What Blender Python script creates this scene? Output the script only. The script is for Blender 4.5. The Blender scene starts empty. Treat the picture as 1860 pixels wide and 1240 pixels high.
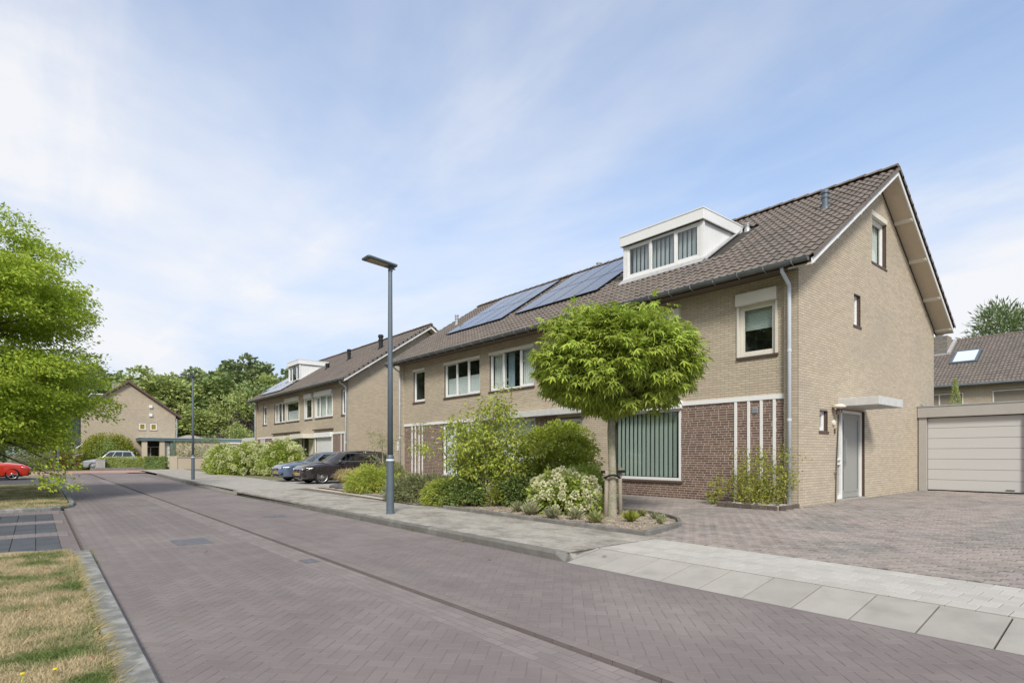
import bpy, bmesh, math, random
import numpy as np
from mathutils import Vector, Matrix

# ------------------------------------------------------------------ camera, sky, sun, exposure
scene = bpy.context.scene
COL = scene.collection
CAM_H = 1.2
HEADING = math.atan2(865, 1040)            # clockwise from +Y (the street runs along +Y)
cam_d = bpy.data.cameras.new('camera'); cam = bpy.data.objects.new('camera', cam_d); COL.objects.link(cam)
cam.location = (0, 0, CAM_H); cam.rotation_euler = (math.pi/2, 0, -HEADING)
cam_d.sensor_width = 36; cam_d.lens = 36*1040/1860; cam_d.shift_y = (825-620)/1860
cam_d.clip_start = .05; cam_d.clip_end = 3000
scene.camera = cam

SUN_EL, SUN_AZ = math.radians(40), math.atan2(-.62, -.78)     # azimuth measured from +Y towards +X
world = bpy.data.worlds.new('World'); scene.world = world; world.use_nodes = True
wn, wl = world.node_tree.nodes, world.node_tree.links
wn.clear()
w_out = wn.new('ShaderNodeOutputWorld'); w_bg = wn.new('ShaderNodeBackground'); w_bg.inputs[1].default_value = .15
sky = wn.new('ShaderNodeTexSky'); sky.sky_type = 'NISHITA'; sky.sun_disc = False
sky.sun_elevation = SUN_EL; sky.sun_rotation = SUN_AZ; sky.altitude = 0; sky.air_density = 1.0; sky.dust_density = .6; sky.ozone_density = 1.6
w_tc = wn.new('ShaderNodeTexCoord')
w_sep = wn.new('ShaderNodeSeparateXYZ'); wl.new(w_tc.outputs['Generated'], w_sep.inputs[0])
def wmath(op, a, b=None):
    n = wn.new('ShaderNodeMath'); n.operation = op
    for i, q in enumerate((a, b)):
        if q is None: continue
        if isinstance(q, (int, float)): n.inputs[i].default_value = q
        else: wl.new(q, n.inputs[i])
    return n.outputs[0]
# thin cirrus laid out on a flat layer high above the street
zz = wmath('MAXIMUM', wmath('ADD', w_sep.outputs[2], .12), .03)
w_cmb = wn.new('ShaderNodeCombineXYZ')
wl.new(wmath('DIVIDE', w_sep.outputs[0], zz), w_cmb.inputs[0]); wl.new(wmath('DIVIDE', w_sep.outputs[1], zz), w_cmb.inputs[1])
def cloud(scale, rot, sx, sy, lo, hi, amt, seed, detail=9.):
    mp = wn.new('ShaderNodeMapping'); wl.new(w_cmb.outputs[0], mp.inputs[0])
    mp.inputs['Rotation'].default_value = (0, 0, math.radians(rot)); mp.inputs['Scale'].default_value = (sx, sy, 1); mp.inputs['Location'].default_value = (seed, seed*.7, seed*.3)
    nz = wn.new('ShaderNodeTexNoise'); wl.new(mp.outputs[0], nz.inputs['Vector'])
    nz.inputs['Scale'].default_value = scale; nz.inputs['Detail'].default_value = detail; nz.inputs['Roughness'].default_value = .55; nz.inputs['Distortion'].default_value = .35
    mr = wn.new('ShaderNodeMapRange'); mr.interpolation_type = 'SMOOTHSTEP'; wl.new(nz.outputs[0], mr.inputs[0])
    mr.inputs[1].default_value = lo; mr.inputs[2].default_value = hi; mr.inputs[3].default_value = 0; mr.inputs[4].default_value = amt
    return mr.outputs[0]
c1 = cloud(.42, 35, 1.0, .60, .42, .66, .95, 9.2)
c2 = cloud(1.5, -25, 1.0, .22, .46, .78, .85, 4.4)
cl = wmath('MINIMUM', wmath('ADD', c1, wmath('MULTIPLY', c2, wmath('ADD', c1, .25))), .9)
# paler towards the horizon, as a summer sky is
hz = wn.new('ShaderNodeMapRange'); hz.interpolation_type = 'SMOOTHSTEP'; wl.new(w_sep.outputs[2], hz.inputs[0]); hz.inputs[1].default_value = .0; hz.inputs[2].default_value = .55; hz.inputs[3].default_value = .95; hz.inputs[4].default_value = .30
w_hz = wn.new('ShaderNodeMixRGB'); wl.new(hz.outputs[0], w_hz.inputs[0]); wl.new(sky.outputs[0], w_hz.inputs[1]); w_hz.inputs[2].default_value = (2.2, 2.68, 3.6, 1)
w_mix = wn.new('ShaderNodeMixRGB'); wl.new(cl, w_mix.inputs[0]); wl.new(w_hz.outputs[0], w_mix.inputs[1]); w_mix.inputs[2].default_value = (3.95, 3.95, 4.02, 1)
wl.new(w_mix.outputs[0], w_bg.inputs[0]); wl.new(w_bg.outputs[0], w_out.inputs[0])

sun_d = bpy.data.lights.new('sun', 'SUN'); sun = bpy.data.objects.new('sun', sun_d); COL.objects.link(sun)
sun_d.energy = 2.2; sun_d.angle = math.radians(13); sun_d.color = (1, .95, .87)
_s = Vector((math.sin(SUN_AZ)*math.cos(SUN_EL), math.cos(SUN_AZ)*math.cos(SUN_EL), math.sin(SUN_EL)))
sun.rotation_euler = _s.to_track_quat('Z', 'Y').to_euler(); sun.location = _s*60
scene.view_settings.view_transform = 'Standard'; scene.view_settings.look = 'None'
scene.view_settings.exposure = .68; scene.view_settings.gamma = 1; scene.view_settings.use_curve_mapping = False
scene.render.engine = 'CYCLES'
scene.cycles.max_bounces = 6; scene.cycles.transparent_max_bounces = 8; scene.cycles.use_denoising = True

SN, CS = math.sin(HEADING), math.cos(HEADING)
def project(x, y, z):
    d = x*SN+y*CS; r = x*CS-y*SN
    if d < .2: return None
    return 930+1040*r/d, 825-1040*(z-CAM_H)/d, d
def in_frame(x, y, z, m=0):
    p = project(x, y, z)
    return p is not None and -m < p[0] < 1860+m and -m < p[1] < 1240+m

# ------------------------------------------------------------------ materials
def mat(name, col, rough=.75, noise=(0, 0), island=0, bump=None, col2=None, col2_noise=(.6, .45, .65), metal=0, spec=.35, transl=0, hue=0, streak=None, coat=0):
    """procedural surface: base colour, world-space noise, per-piece variation, patches of a second colour, fine relief"""
    m = bpy.data.materials.new(name); m.use_nodes = True
    N, L = m.node_tree.nodes, m.node_tree.links; N.clear()
    out = N.new('ShaderNodeOutputMaterial'); b = N.new('ShaderNodeBsdfPrincipled')
    b.inputs['Roughness'].default_value = rough; b.inputs['Metallic'].default_value = metal; b.inputs['Specular IOR Level'].default_value = spec
    if coat: b.inputs['Coat Weight'].default_value = coat; b.inputs['Coat Roughness'].default_value = .04
    geo = N.new('ShaderNodeNewGeometry')
    rgb = N.new('ShaderNodeRGB'); rgb.outputs[0].default_value = (*col, 1); c = rgb.outputs[0]
    def noise_tex(scale, detail=4., vec=None):
        n = N.new('ShaderNodeTexNoise'); n.inputs['Scale'].default_value = scale; n.inputs['Detail'].default_value = detail
        L.new(vec or geo.outputs['Position'], n.inputs['Vector']); return n.outputs[0]
    def rng(v, a, b_, c_, d):
        r = N.new('ShaderNodeMapRange'); L.new(v, r.inputs[0])
        for i, q in enumerate((a, b_, c_, d)): r.inputs[i+1].default_value = q
        return r.outputs[0]
    if col2 is not None:
        f = rng(noise_tex(col2_noise[0], 5.), col2_noise[1], col2_noise[2], 0, 1)
        mx = N.new('ShaderNodeMixRGB'); L.new(f, mx.inputs[0]); L.new(c, mx.inputs[1]); mx.inputs[2].default_value = (*col2, 1); c = mx.outputs[0]
    hsv = None
    if island or hue:
        oi = N.new('ShaderNodeObjectInfo')
        a = N.new('ShaderNodeMath'); a.operation = 'ADD'; L.new(geo.outputs['Random Per Island'], a.inputs[0]); L.new(oi.outputs['Random'], a.inputs[1])
        fr = N.new('ShaderNodeMath'); fr.operation = 'FRACT'; L.new(a.outputs[0], fr.inputs[0])
        hsv = N.new('ShaderNodeHueSaturation'); L.new(c, hsv.inputs['Color'])
        L.new(rng(fr.outputs[0], 0, 1, 1-island, 1+island), hsv.inputs['Value'])
        if hue:
            m7 = N.new('ShaderNodeMath'); m7.operation = 'MULTIPLY'; m7.inputs[1].default_value = 7.31; L.new(fr.outputs[0], m7.inputs[0])
            f7 = N.new('ShaderNodeMath'); f7.operation = 'FRACT'; L.new(m7.outputs[0], f7.inputs[0])
            L.new(rng(f7.outputs[0], 0, 1, .5-hue, .5+hue), hsv.inputs['Hue'])
        c = hsv.outputs[0]
    if noise[1]:
        h2 = N.new('ShaderNodeHueSaturation'); L.new(c, h2.inputs['Color'])
        L.new(rng(noise_tex(noise[0], 6.), .25, .75, 1-noise[1], 1+noise[1]), h2.inputs['Value']); c = h2.outputs[0]
    if streak:                                     # weathering with a shape of its own: (scale xyz, lo, hi, colour)
        mp = N.new('ShaderNodeMapping'); L.new(geo.outputs['Position'], mp.inputs[0]); mp.inputs['Scale'].default_value = streak[0]
        f = rng(noise_tex(1., 5., mp.outputs[0]), streak[1], streak[2], 0, streak[4] if len(streak) > 4 else .7)
        mx = N.new('ShaderNodeMixRGB'); L.new(f, mx.inputs[0]); L.new(c, mx.inputs[1]); mx.inputs[2].default_value = (*streak[3], 1); c = mx.outputs[0]
    L.new(c, b.inputs['Base Color'])
    if bump:
        bp = N.new('ShaderNodeBump'); bp.inputs['Strength'].default_value = bump[1]; bp.inputs['Distance'].default_value = bump[2] if len(bump) > 2 else .01
        L.new(noise_tex(bump[0], 6.), bp.inputs['Height']); L.new(bp.outputs[0], b.inputs['Normal'])
    if transl:
        t = N.new('ShaderNodeBsdfTranslucent'); L.new(c, t.inputs[0])
        ms = N.new('ShaderNodeMixShader'); ms.inputs[0].default_value = transl; L.new(b.outputs[0], ms.inputs[1]); L.new(t.outputs[0], ms.inputs[2]); L.new(ms.outputs[0], out.inputs[0])
    else: L.new(b.outputs[0], out.inputs[0])
    return m
def glass(name, tint=(.8, .86, .84), ior=1.5, boost=.04, rough=.0):
    m = bpy.data.materials.new(name); m.use_nodes = True
    N, L = m.node_tree.nodes, m.node_tree.links; N.clear()
    out = N.new('ShaderNodeOutputMaterial'); tr = N.new('ShaderNodeBsdfTransparent'); tr.inputs[0].default_value = (*tint, 1)
    gl = N.new('ShaderNodeBsdfGlossy'); gl.inputs['Roughness'].default_value = rough
    g0 = N.new('ShaderNodeNewGeometry'); dt = N.new('ShaderNodeVectorMath'); dt.operation = 'DOT_PRODUCT'; L.new(g0.outputs['Normal'], dt.inputs[0]); L.new(g0.outputs['Incoming'], dt.inputs[1])
    def mm(op, a, b=None):
        n = N.new('ShaderNodeMath'); n.operation = op; n.use_clamp = op == 'ADD'
        for i, q in enumerate((a, b)):
            if q is None: continue
            if isinstance(q, (int, float)): n.inputs[i].default_value = q
            else: L.new(q, n.inputs[i])
        return n
    ad = mm('ADD', mm('MULTIPLY', mm('POWER', mm('SUBTRACT', 1., mm('ABSOLUTE', dt.outputs['Value']).outputs[0]).outputs[0], 5.).outputs[0], .9).outputs[0], .06+boost)   # both faces of the pane reflect
    # very slight waviness of float glass
    geo = N.new('ShaderNodeNewGeometry'); nz = N.new('ShaderNodeTexNoise'); nz.inputs['Scale'].default_value = 1.3; nz.inputs['Detail'].default_value = 1
    L.new(geo.outputs['Position'], nz.inputs['Vector']); bp = N.new('ShaderNodeBump'); bp.inputs['Strength'].default_value = .06; bp.inputs['Distance'].default_value = .05
    L.new(nz.outputs[0], bp.inputs['Height']); L.new(bp.outputs[0], gl.inputs['Normal'])
    mx = N.new('ShaderNodeMixShader'); L.new(ad.outputs[0], mx.inputs[0]); L.new(tr.outputs[0], mx.inputs[1]); L.new(gl.outputs[0], mx.inputs[2]); L.new(mx.outputs[0], out.inputs[0])
    return m

K = {}
K['brick'] = mat('yellow_brick', (.50, .425, .318), .88, (9, .05), .085, None, hue=.008, streak=((.45, .45, .8), .52, .80, (.38, .335, .275), .5))
K['brick_front'] = K['brick']
K['mortar'] = mat('mortar', (.25, .215, .17), .95, (14, .12))
K['brown_brick'] = mat('brown_brick', (.168, .106, .080), .8, (12, .14), .26, (60, .3, .003), hue=.015)
K['brown_mortar'] = mat('brown_mortar', (.50, .43, .37), .95, (14, .15))
K['tile'] = mat('roof_tile', (.172, .145, .124), .82, (7, .10), .10, (45, .35, .004), col2=(.14, .124, .11), col2_noise=(.9, .5, .72), hue=.012)
K['skylight'] = mat('skylight_reflection', (.62, .67, .70), .12)  # pale pane colour stands in for the bright sky it would reflect
K['ridge'] = mat('ridge_tile', (.17, .135, .11), .85, (9, .2), .14, (40, .4, .004))
K['deck'] = mat('roof_deck', (.05, .045, .04), .9)
K['white'] = mat('white_paint', (.78, .78, .76), .4, (3, .03), island=.02, streak=((3, 3, .6), .6, .9, (.55, .54, .5), .35))
K['offwhite'] = mat('cream_paint', (.70, .66, .57), .5, (3, .05), streak=((3, 3, .6), .58, .9, (.45, .42, .36), .4))
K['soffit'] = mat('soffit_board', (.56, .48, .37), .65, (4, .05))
K['soffit_shade'] = mat('eaves_shade_brown', (.15, .125, .10), .7, (4, .1))  # dark brown puts the shade under the eaves into the soffit colour
K['pvc'] = mat('grey_downpipe', (.56, .61, .66), .4, (3, .05))
K['gutter'] = mat('zinc_gutter', (.16, .18, .19), .45, (5, .15), metal=.35, streak=((1.2, 1.2, 6), .5, .8, (.30, .32, .33), .6))
K['steel'] = mat('bare_steel', (.45, .45, .44), .4, metal=.8)
K['sill'] = mat('brown_sill', (.10, .068, .055), .55, (8, .12), .1)
K['glass'] = glass('window_glass')
K['glass_dark'] = glass('car_glass', (.38, .42, .42), 1.5, .05)
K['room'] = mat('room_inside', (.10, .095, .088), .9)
K['curtain'] = mat('curtain', (.80, .79, .76), .9, (2, .08))
K['curtain_blue'] = mat('curtain_blue', (.36, .44, .52), .9, (2, .1))
K['blind_green'] = mat('green_blind', (.76, .82, .76), .7, island=.05)
K['blind_white'] = mat('white_blind', (.80, .81, .82), .7, island=.05)
K['shutter'] = mat('shutter_slat', (.74, .745, .745), .5, (2, .03))
K['concrete'] = mat('concrete', (.34, .32, .285), .9, (6, .12), bump=(50, .4, .004), streak=((4, 4, .7), .55, .8, (.25, .235, .2), .5))
K['canopy'] = mat('painted_concrete', (.56, .56, .54), .8, (7, .09), bump=(50, .3, .003), streak=((3, 3, .7), .55, .8, (.36, .35, .32), .55))
K['door_grey'] = mat('grey_door', (.31, .31, .28), .35, (2, .03))
K['garage_door'] = mat('garage_door', (.54, .53, .51), .45, (60, .04), bump=(300, .12, .001))
K['garage_trim'] = mat('garage_trim', (.40, .38, .345), .5, (3, .04))
K['solar'] = mat('solar_cell', (.012, .016, .040), .09, spec=.6, coat=.6)
K['solar_frame'] = mat('solar_frame', (.03, .032, .04), .35, metal=.6)
K['black'] = mat('black_plastic', (.018, .018, .02), .5)
K['zinc'] = mat('zinc', (.42, .44, .45), .5, (6, .12), metal=.4)
K['lamp_pole'] = mat('lamp_pole', (.115, .145, .175), .5, (6, .08), metal=.15, spec=.4, streak=((8, 8, 1.5), .56, .8, (.2, .21, .21), .4))
K['lamp_lens'] = mat('lamp_lens', (.30, .26, .18), .35)
K['road_brick'] = mat('road_clinker', (.205, .174, .166), .87, (2.2, .10), .055, (90, .6, .004), col2=(.248, .218, .203), col2_noise=(.5, .48, .70), hue=.008, streak=((1.5, .09, 1), .5, .78, (.158, .138, .134), .6))
K['road_joint'] = mat('road_joint', (.185, .158, .15), .95, (5, .15), bump=(60, .4, .003))
K['gutter_brick'] = mat('gutter_clinker', (.232, .20, .19), .85, (3, .12), .08, (70, .5, .004))
K['drive'] = mat('driveway_paver', (.305, .262, .236), .88, (3, .12), .13, (50, .5, .005), col2=(.235, .218, .20), col2_noise=(.8, .46, .66), hue=.014, streak=((.9, .9, .9), .56, .76, (.36, .318, .28), .6))
K['drive_joint'] = mat('driveway_joint', (.16, .135, .11), .95, (9, .25))
K['pale'] = mat('pale_paver', (.45, .428, .39), .85, (4, .06), .07, (60, .4, .003))
K['pale_joint'] = mat('pale_joint', (.20, .178, .145), .95, (9, .2))
K['slab'] = mat('entry_slab', (.37, .35, .312), .88, (3, .09), .06, (70, .5, .004), streak=((2.5, 2.5, 1), .52, .78, (.235, .225, .205), .6))
K['walk'] = mat('pavement_tile', (.355, .33, .288), .92, (14, .20), .12, (45, .8, .008), col2=(.245, .225, .192), col2_noise=(1.6, .48, .66), streak=((9, 9, 9), .5, .7, (.40, .375, .33), .5))
K['walk_joint'] = mat('pavement_joint', (.19, .168, .135), .95, (9, .25))
K['kerb'] = mat('kerb_stone', (.18, .172, .155), .9, (7, .14), .08, (60, .5, .004), streak=((3, 3, 3), .55, .75, (.36, .35, .32), .6))
K['kerb_grey'] = mat('kerb_stone_weathered', (.20, .20, .185), .92, (9, .25), .05, (50, .9, .008), streak=((6, 6, 6), .48, .64, (.37, .365, .34), .8))
K['dark_tile'] = mat('dark_paving_tile', (.088, .095, .105), .85, (5, .12), .1, (60, .4, .004))
K['soil'] = mat('bed_soil', (.30, .245, .185), .97, (7, .3), bump=(25, .9, .03), col2=(.40, .34, .27), col2_noise=(5, .45, .6))
K['gravel'] = mat('pale_gravel', (.52, .46, .38), .95, (20, .2), bump=(60, .9, .02))
K['ground'] = mat('ground_earth', (.17, .16, .09), .97, (2, .3), bump=(9, .5, .03))
K['grassbase'] = mat('dry_turf', (.36, .30, .17), .97, (9, .25), bump=(40, .8, .02), col2=(.15, .165, .055), col2_noise=(1.9, .47, .62))
K['grass'] = mat('grass_blade', (.54, .45, .275), .8, (14, .2), .25, col2=(.155, .215, .06), col2_noise=(1.9, .46, .62), transl=.25)
K['asphalt'] = mat('asphalt', (.10, .098, .10), .9, (3, .12), bump=(90, .5, .004))
K['red_paver'] = mat('red_paving', (.40, .245, .20), .9, (2, .14), .12)
K['bark'] = mat('bark', (.33, .295, .225), .92, (18, .25), bump=(30, .9, .02), col2=(.25, .26, .16), col2_noise=(4, .45, .65))
K['bark_dark'] = mat('dark_bark', (.085, .068, .052), .92, (18, .25), bump=(30, .9, .02))
K['stake'] = mat('weathered_wood', (.33, .285, .22), .9, (20, .2), bump=(40, .6, .006))
K['rubber'] = mat('rubber', (.014, .014, .014), .85)
K['rock'] = mat('dark_rock', (.10, .098, .10), .9, (6, .3), bump=(14, .9, .03))
K['tarp'] = mat('lead_flashing', (.40, .40, .40), .7, (9, .2))
def leafmat(name, col, var=.3, hue=.02, tr=.35, rough=.5): return mat(name, col, rough, (1.5, .16), var, transl=tr, hue=hue, spec=.3)
K['l_cypress'] = leafmat('cypress_leaf', (.42, .53, .065), .24, .015, .45)
K['l_globe'] = leafmat('globe_maple_leaf', (.37, .46, .075), .28, .012, .30, .42)
K['l_shrub'] = leafmat('loose_shrub_leaf', (.42, .48, .09), .28, .022, .4)
K['l_round'] = leafmat('round_shrub_leaf', (.35, .42, .055), .25, .015, .35)
K['l_dark'] = leafmat('dark_shrub_leaf', (.18, .24, .07), .35, .02, .25)
K['l_juniper'] = leafmat('juniper_leaf', (.25, .27, .12), .35, .03, .2)
K['l_olive'] = leafmat('olive_leaf', (.29, .31, .12), .3, .03, .3)
K['l_yellow'] = leafmat('yellow_green_leaf', (.30, .33, .06), .3, .02, .4)
K['l_grey'] = leafmat('grey_green_leaf', (.34, .35, .20), .25, .02, .3)
K['l_straw'] = leafmat('straw_grass', (.50, .42, .20), .25, .015, .35)
K['l_hydrangea'] = leafmat('hydrangea_leaf', (.34, .42, .08), .28, .016, .35)
K['petal'] = mat('cream_petal', (.60, .63, .33), .7, (3, .06), .10, transl=.3, hue=.012)
K['petal_warm'] = mat('warm_cream_petal', (.74, .73, .48), .7, (3, .08), .12, transl=.3, hue=.015)
K['l_wood'] = leafmat('wood_leaf', (.27, .34, .12), .3, .02, .25)
K['l_wood2'] = leafmat('wood_leaf_light', (.36, .42, .14), .3, .02, .3)
K['l_wood3'] = leafmat('wood_leaf_dark', (.24, .30, .13), .3, .02, .25)
K['l_purple'] = leafmat('purple_leaf', (.085, .055, .055), .3, .02, .2)
K['l_brown'] = leafmat('copper_leaf', (.36, .21, .075), .3, .02, .3)
K['l_conifer'] = leafmat('conifer_leaf', (.17, .23, .09), .35, .02, .2)
K['l_vine'] = leafmat('climber_leaf', (.38, .40, .08), .3, .03, .4)
K['l_hedge'] = leafmat('hedge_leaf', (.34, .38, .06), .3, .02, .3)
K['dry_leaf'] = leafmat('fallen_leaf', (.36, .22, .10), .3, .02, .2)

# ------------------------------------------------------------------ object helpers
def setp(o, label=None, cat=None, group=None, kind=None):
    for k, v in (('label', label), ('category', cat), ('group', group), ('kind', kind)):
        if v: o[k] = v
    return o
def thing(name, label, cat, loc=(0, 0, 0), rz=0, group=None):
    o = bpy.data.objects.new(name, None); COL.objects.link(o); o.empty_display_size = .2
    o.location = loc; o.rotation_euler = (0, 0, rz)
    return setp(o, label, cat, group)
def mesh_obj(name, me, m=None, parent=None, smooth=False):
    o = bpy.data.objects.new(name, me); COL.objects.link(o)
    if m is not None and not me.materials: me.materials.append(K[m] if isinstance(m, str) else m)
    if parent is not None: o.parent = parent
    if smooth: me.polygons.foreach_set('use_smooth', [True]*len(me.polygons))
    return o
def np_mesh(name, V, F):
    """V (n,3) array, F (m,k) array of equal-sized faces (or list of such arrays)"""
    me = bpy.data.meshes.new(name)
    if not isinstance(F, list): F = [F]
    F = [np.asarray(f, np.int32) for f in F if len(f)]
    me.vertices.add(len(V)); me.vertices.foreach_set('co', np.ascontiguousarray(V, np.float32).ravel())
    nl = sum(f.size for f in F); npoly = sum(len(f) for f in F)
    me.loops.add(nl); me.loops.foreach_set('vertex_index', np.concatenate([f.ravel() for f in F]))
    me.polygons.add(npoly)
    st = []; tot = 0
    for f in F:
        st.append(tot+np.arange(len(f))*f.shape[1]); tot += f.size
    me.polygons.foreach_set('loop_start', np.concatenate(st).astype(np.int32))
    me.update(calc_edges=True); me.polygons.foreach_set('use_smooth', np.zeros(npoly, bool)); return me
class MB:
    def __init__(s): s.v = []; s.f = []
    def add(s, vs, fs):
        o = len(s.v); s.v += [tuple(p) for p in vs]; s.f += [tuple(i+o for i in f) for f in fs]; return s
    def box(s, x0, x1, y0, y1, z0, z1, mp=None):
        P = [(x, y, z) for z in (z0, z1) for y in (y0, y1) for x in (x0, x1)]
        if mp: P = [mp(*p) for p in P]
        return s.add(P, [(0, 2, 3, 1), (4, 5, 7, 6), (0, 1, 5, 4), (2, 6, 7, 3), (0, 4, 6, 2), (1, 3, 7, 5)])
    def extr(s, pts, vec):
        n = len(pts); q = [tuple(p[i]+vec[i] for i in range(3)) for p in pts]
        return s.add(list(pts)+q, [tuple(range(n))[::-1], tuple(range(n, 2*n))]+[(i, (i+1) % n, (i+1) % n+n, i+n) for i in range(n)])
    def tube(s, path, r, n=8, cap=True):
        path = [Vector(p) for p in path]; R = r if isinstance(r, (list, tuple)) else [r]*len(path)
        V = []; F = []; ref = None
        for i, p in enumerate(path):
            t = (path[min(i+1, len(path)-1)]-path[max(i-1, 0)]).normalized()
            if ref is None: ref = Vector((0, 0, 1)) if abs(t.z) < .9 else Vector((1, 0, 0))
            a = t.cross(ref).normalized(); b = a.cross(t); ref = b
            V += [tuple(p+a*math.cos(2*math.pi*k/n)*R[i]+b*math.sin(2*math.pi*k/n)*R[i]) for k in range(n)]
        for i in range(len(path)-1):
            F += [(i*n+k, i*n+(k+1) % n, (i+1)*n+(k+1) % n, (i+1)*n+k) for k in range(n)]
        if cap: F += [tuple(range(n))[::-1], tuple(range((len(path)-1)*n, len(path)*n))]
        return s.add(V, F)
    def lathe(s, prof, c=(0, 0, 0), n=16, axis='z', cap=True):
        V = []; F = []
        for r, h in prof:
            for k in range(n):
                a = 2*math.pi*k/n; p = (r*math.cos(a), r*math.sin(a), h)
                if axis == 'y': p = (p[0], p[2], p[1])
                if axis == 'x': p = (p[2], p[0], p[1])
                V.append((p[0]+c[0], p[1]+c[1], p[2]+c[2]))
        for i in range(len(prof)-1):
            F += [(i*n+k, i*n+(k+1) % n, (i+1)*n+(k+1) % n, (i+1)*n+k) for k in range(n)]
        if cap and prof[0][0] > 1e-4: F.append(tuple(range(n))[::-1])
        if cap and prof[-1][0] > 1e-4: F.append(tuple(range((len(prof)-1)*n, len(prof)*n)))
        return s.add(V, F)
    def build(s, name, m, parent=None, smooth=False, bevel=0, origin=None, **kw):
        off = Vector(origin) if origin else Vector((0, 0, 0))
        me = bpy.data.meshes.new(name); me.from_pydata([tuple(Vector(p)-off) for p in s.v], [], s.f); me.update()
        o = mesh_obj(name, me, m, parent, smooth)
        if origin: o.location = origin
        if bevel:
            b = o.modifiers.new('bevel', 'BEVEL'); b.width = bevel; b.segments = 2; b.limit_method = 'ANGLE'; b.angle_limit = math.radians(40)
        return setp(o, kw.get('label'), kw.get('cat'), kw.get('group'), kw.get('kind'))
def copy_tree(o, parent=None):
    c = o.copy(); COL.objects.link(c); c.parent = parent
    for ch in list(o.children): copy_tree(ch, c)
    return c
def clip_poly(poly, planes):
    """2D convex clip; planes = [(nx, ny, d)] keep nx*x+ny*y <= d"""
    for nx, ny, d in planes:
        out = []
        for i in range(len(poly)):
            a, b = poly[i], poly[(i+1) % len(poly)]
            da, db = nx*a[0]+ny*a[1]-d, nx*b[0]+ny*b[1]-d
            if da <= 0: out.append(a)
            if (da < 0) != (db < 0) and abs(da-db) > 1e-9:
                t = da/(da-db); out.append((a[0]+(b[0]-a[0])*t, a[1]+(b[1]-a[1])*t))
        poly = out
        if len(poly) < 3: return []
    return poly
def area2(p): return abs(sum(p[i][0]*p[(i+1) % len(p)][1]-p[(i+1) % len(p)][0]*p[i][1] for i in range(len(p))))/2
def rect_planes(x0, x1, y0, y1): return [(-1, 0, -x0), (1, 0, x1), (0, -1, -y0), (0, 1, y1)]
def paver_geom(poly, z, h=.05, ch=.004, jit=(0, 0)):
    """chamfered prism from a 2D polygon with its top at z; jit tilts the top a little"""
    n = len(poly); cx = sum(p[0] for p in poly)/n; cy = sum(p[1] for p in poly)/n
    V = []
    for p in poly: V.append((p[0], p[1], z-h))
    for p in poly: V.append((p[0], p[1], z-ch+jit[0]*(p[0]-cx)+jit[1]*(p[1]-cy)))
    for p in poly:
        dx, dy = p[0]-cx, p[1]-cy; l = math.hypot(dx, dy) or 1; k = 1-1.5*ch/l
        V.append((cx+dx*k, cy+dy*k, z+jit[0]*dx+jit[1]*dy))
    F = [tuple(range(2*n, 3*n))]
    for i in range(n):
        j = (i+1) % n; F += [(i, j, n+j, n+i), (n+i, n+j, 2*n+j, 2*n+i)]
    return V, F
def pavers(parent, polys, zf, part, part_m, stuff, limit=300, h=.05, ch=.004, tilt=.006, seed=1, cnt_full=None):
    """300 nearest whole pieces as parts with shared mesh, the rest one joined part"""
    rg = random.Random(seed); whole = []; rest = []
    for poly, rot, full, shape in polys:
        cx = sum(p[0] for p in poly)/len(poly); cy = sum(p[1] for p in poly)/len(poly)
        z = zf(cx, cy)
        if full and in_frame(cx, cy, z): whole.append((math.hypot(cx, cy), poly, rot, shape, cx, cy, z))
        else: rest.append((poly, z))
    whole.sort(key=lambda q: q[0])
    tm = {}
    for d, poly, rot, shape, cx, cy, z in whole[:limit]:
        if shape not in tm:
            c, s_ = math.cos(-rot), math.sin(-rot)
            loc = [((p[0]-cx)*c-(p[1]-cy)*s_, (p[0]-cx)*s_+(p[1]-cy)*c) for p in poly]
            V, F = paver_geom(loc, 0, h, ch); me = bpy.data.meshes.new(part); me.from_pydata(V, [], F); me.update(); tm[shape] = me
        o = mesh_obj(part, tm[shape], part_m, parent); o.location = (cx, cy, z); o.rotation_euler = (rg.gauss(0, tilt), rg.gauss(0, tilt), rot)
    b = MB()
    for poly, z in rest+[(q[1], q[6]) for q in whole[limit:]]:
        b.add(*paver_geom(poly, z, h, ch, (rg.gauss(0, tilt), rg.gauss(0, tilt))))
    if b.v: b.build(stuff, part_m, parent, kind='stuff')
# ------------------------------------------------------------------ ground, road, pavements
def sheet(name, pts, z, m, kind='structure', parent=None):
    b = MB(); n = len(pts)
    zz = z if callable(z) else (lambda x, y: z)
    b.add([(x, y, zz(x, y)) for x, y in pts], [tuple(range(n))])
    return b.build(name, m, parent, kind=kind)
sheet('ground', [(-600, -400), (900, -400), (900, 1200), (-600, 1200)], -.42, 'ground')

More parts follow.
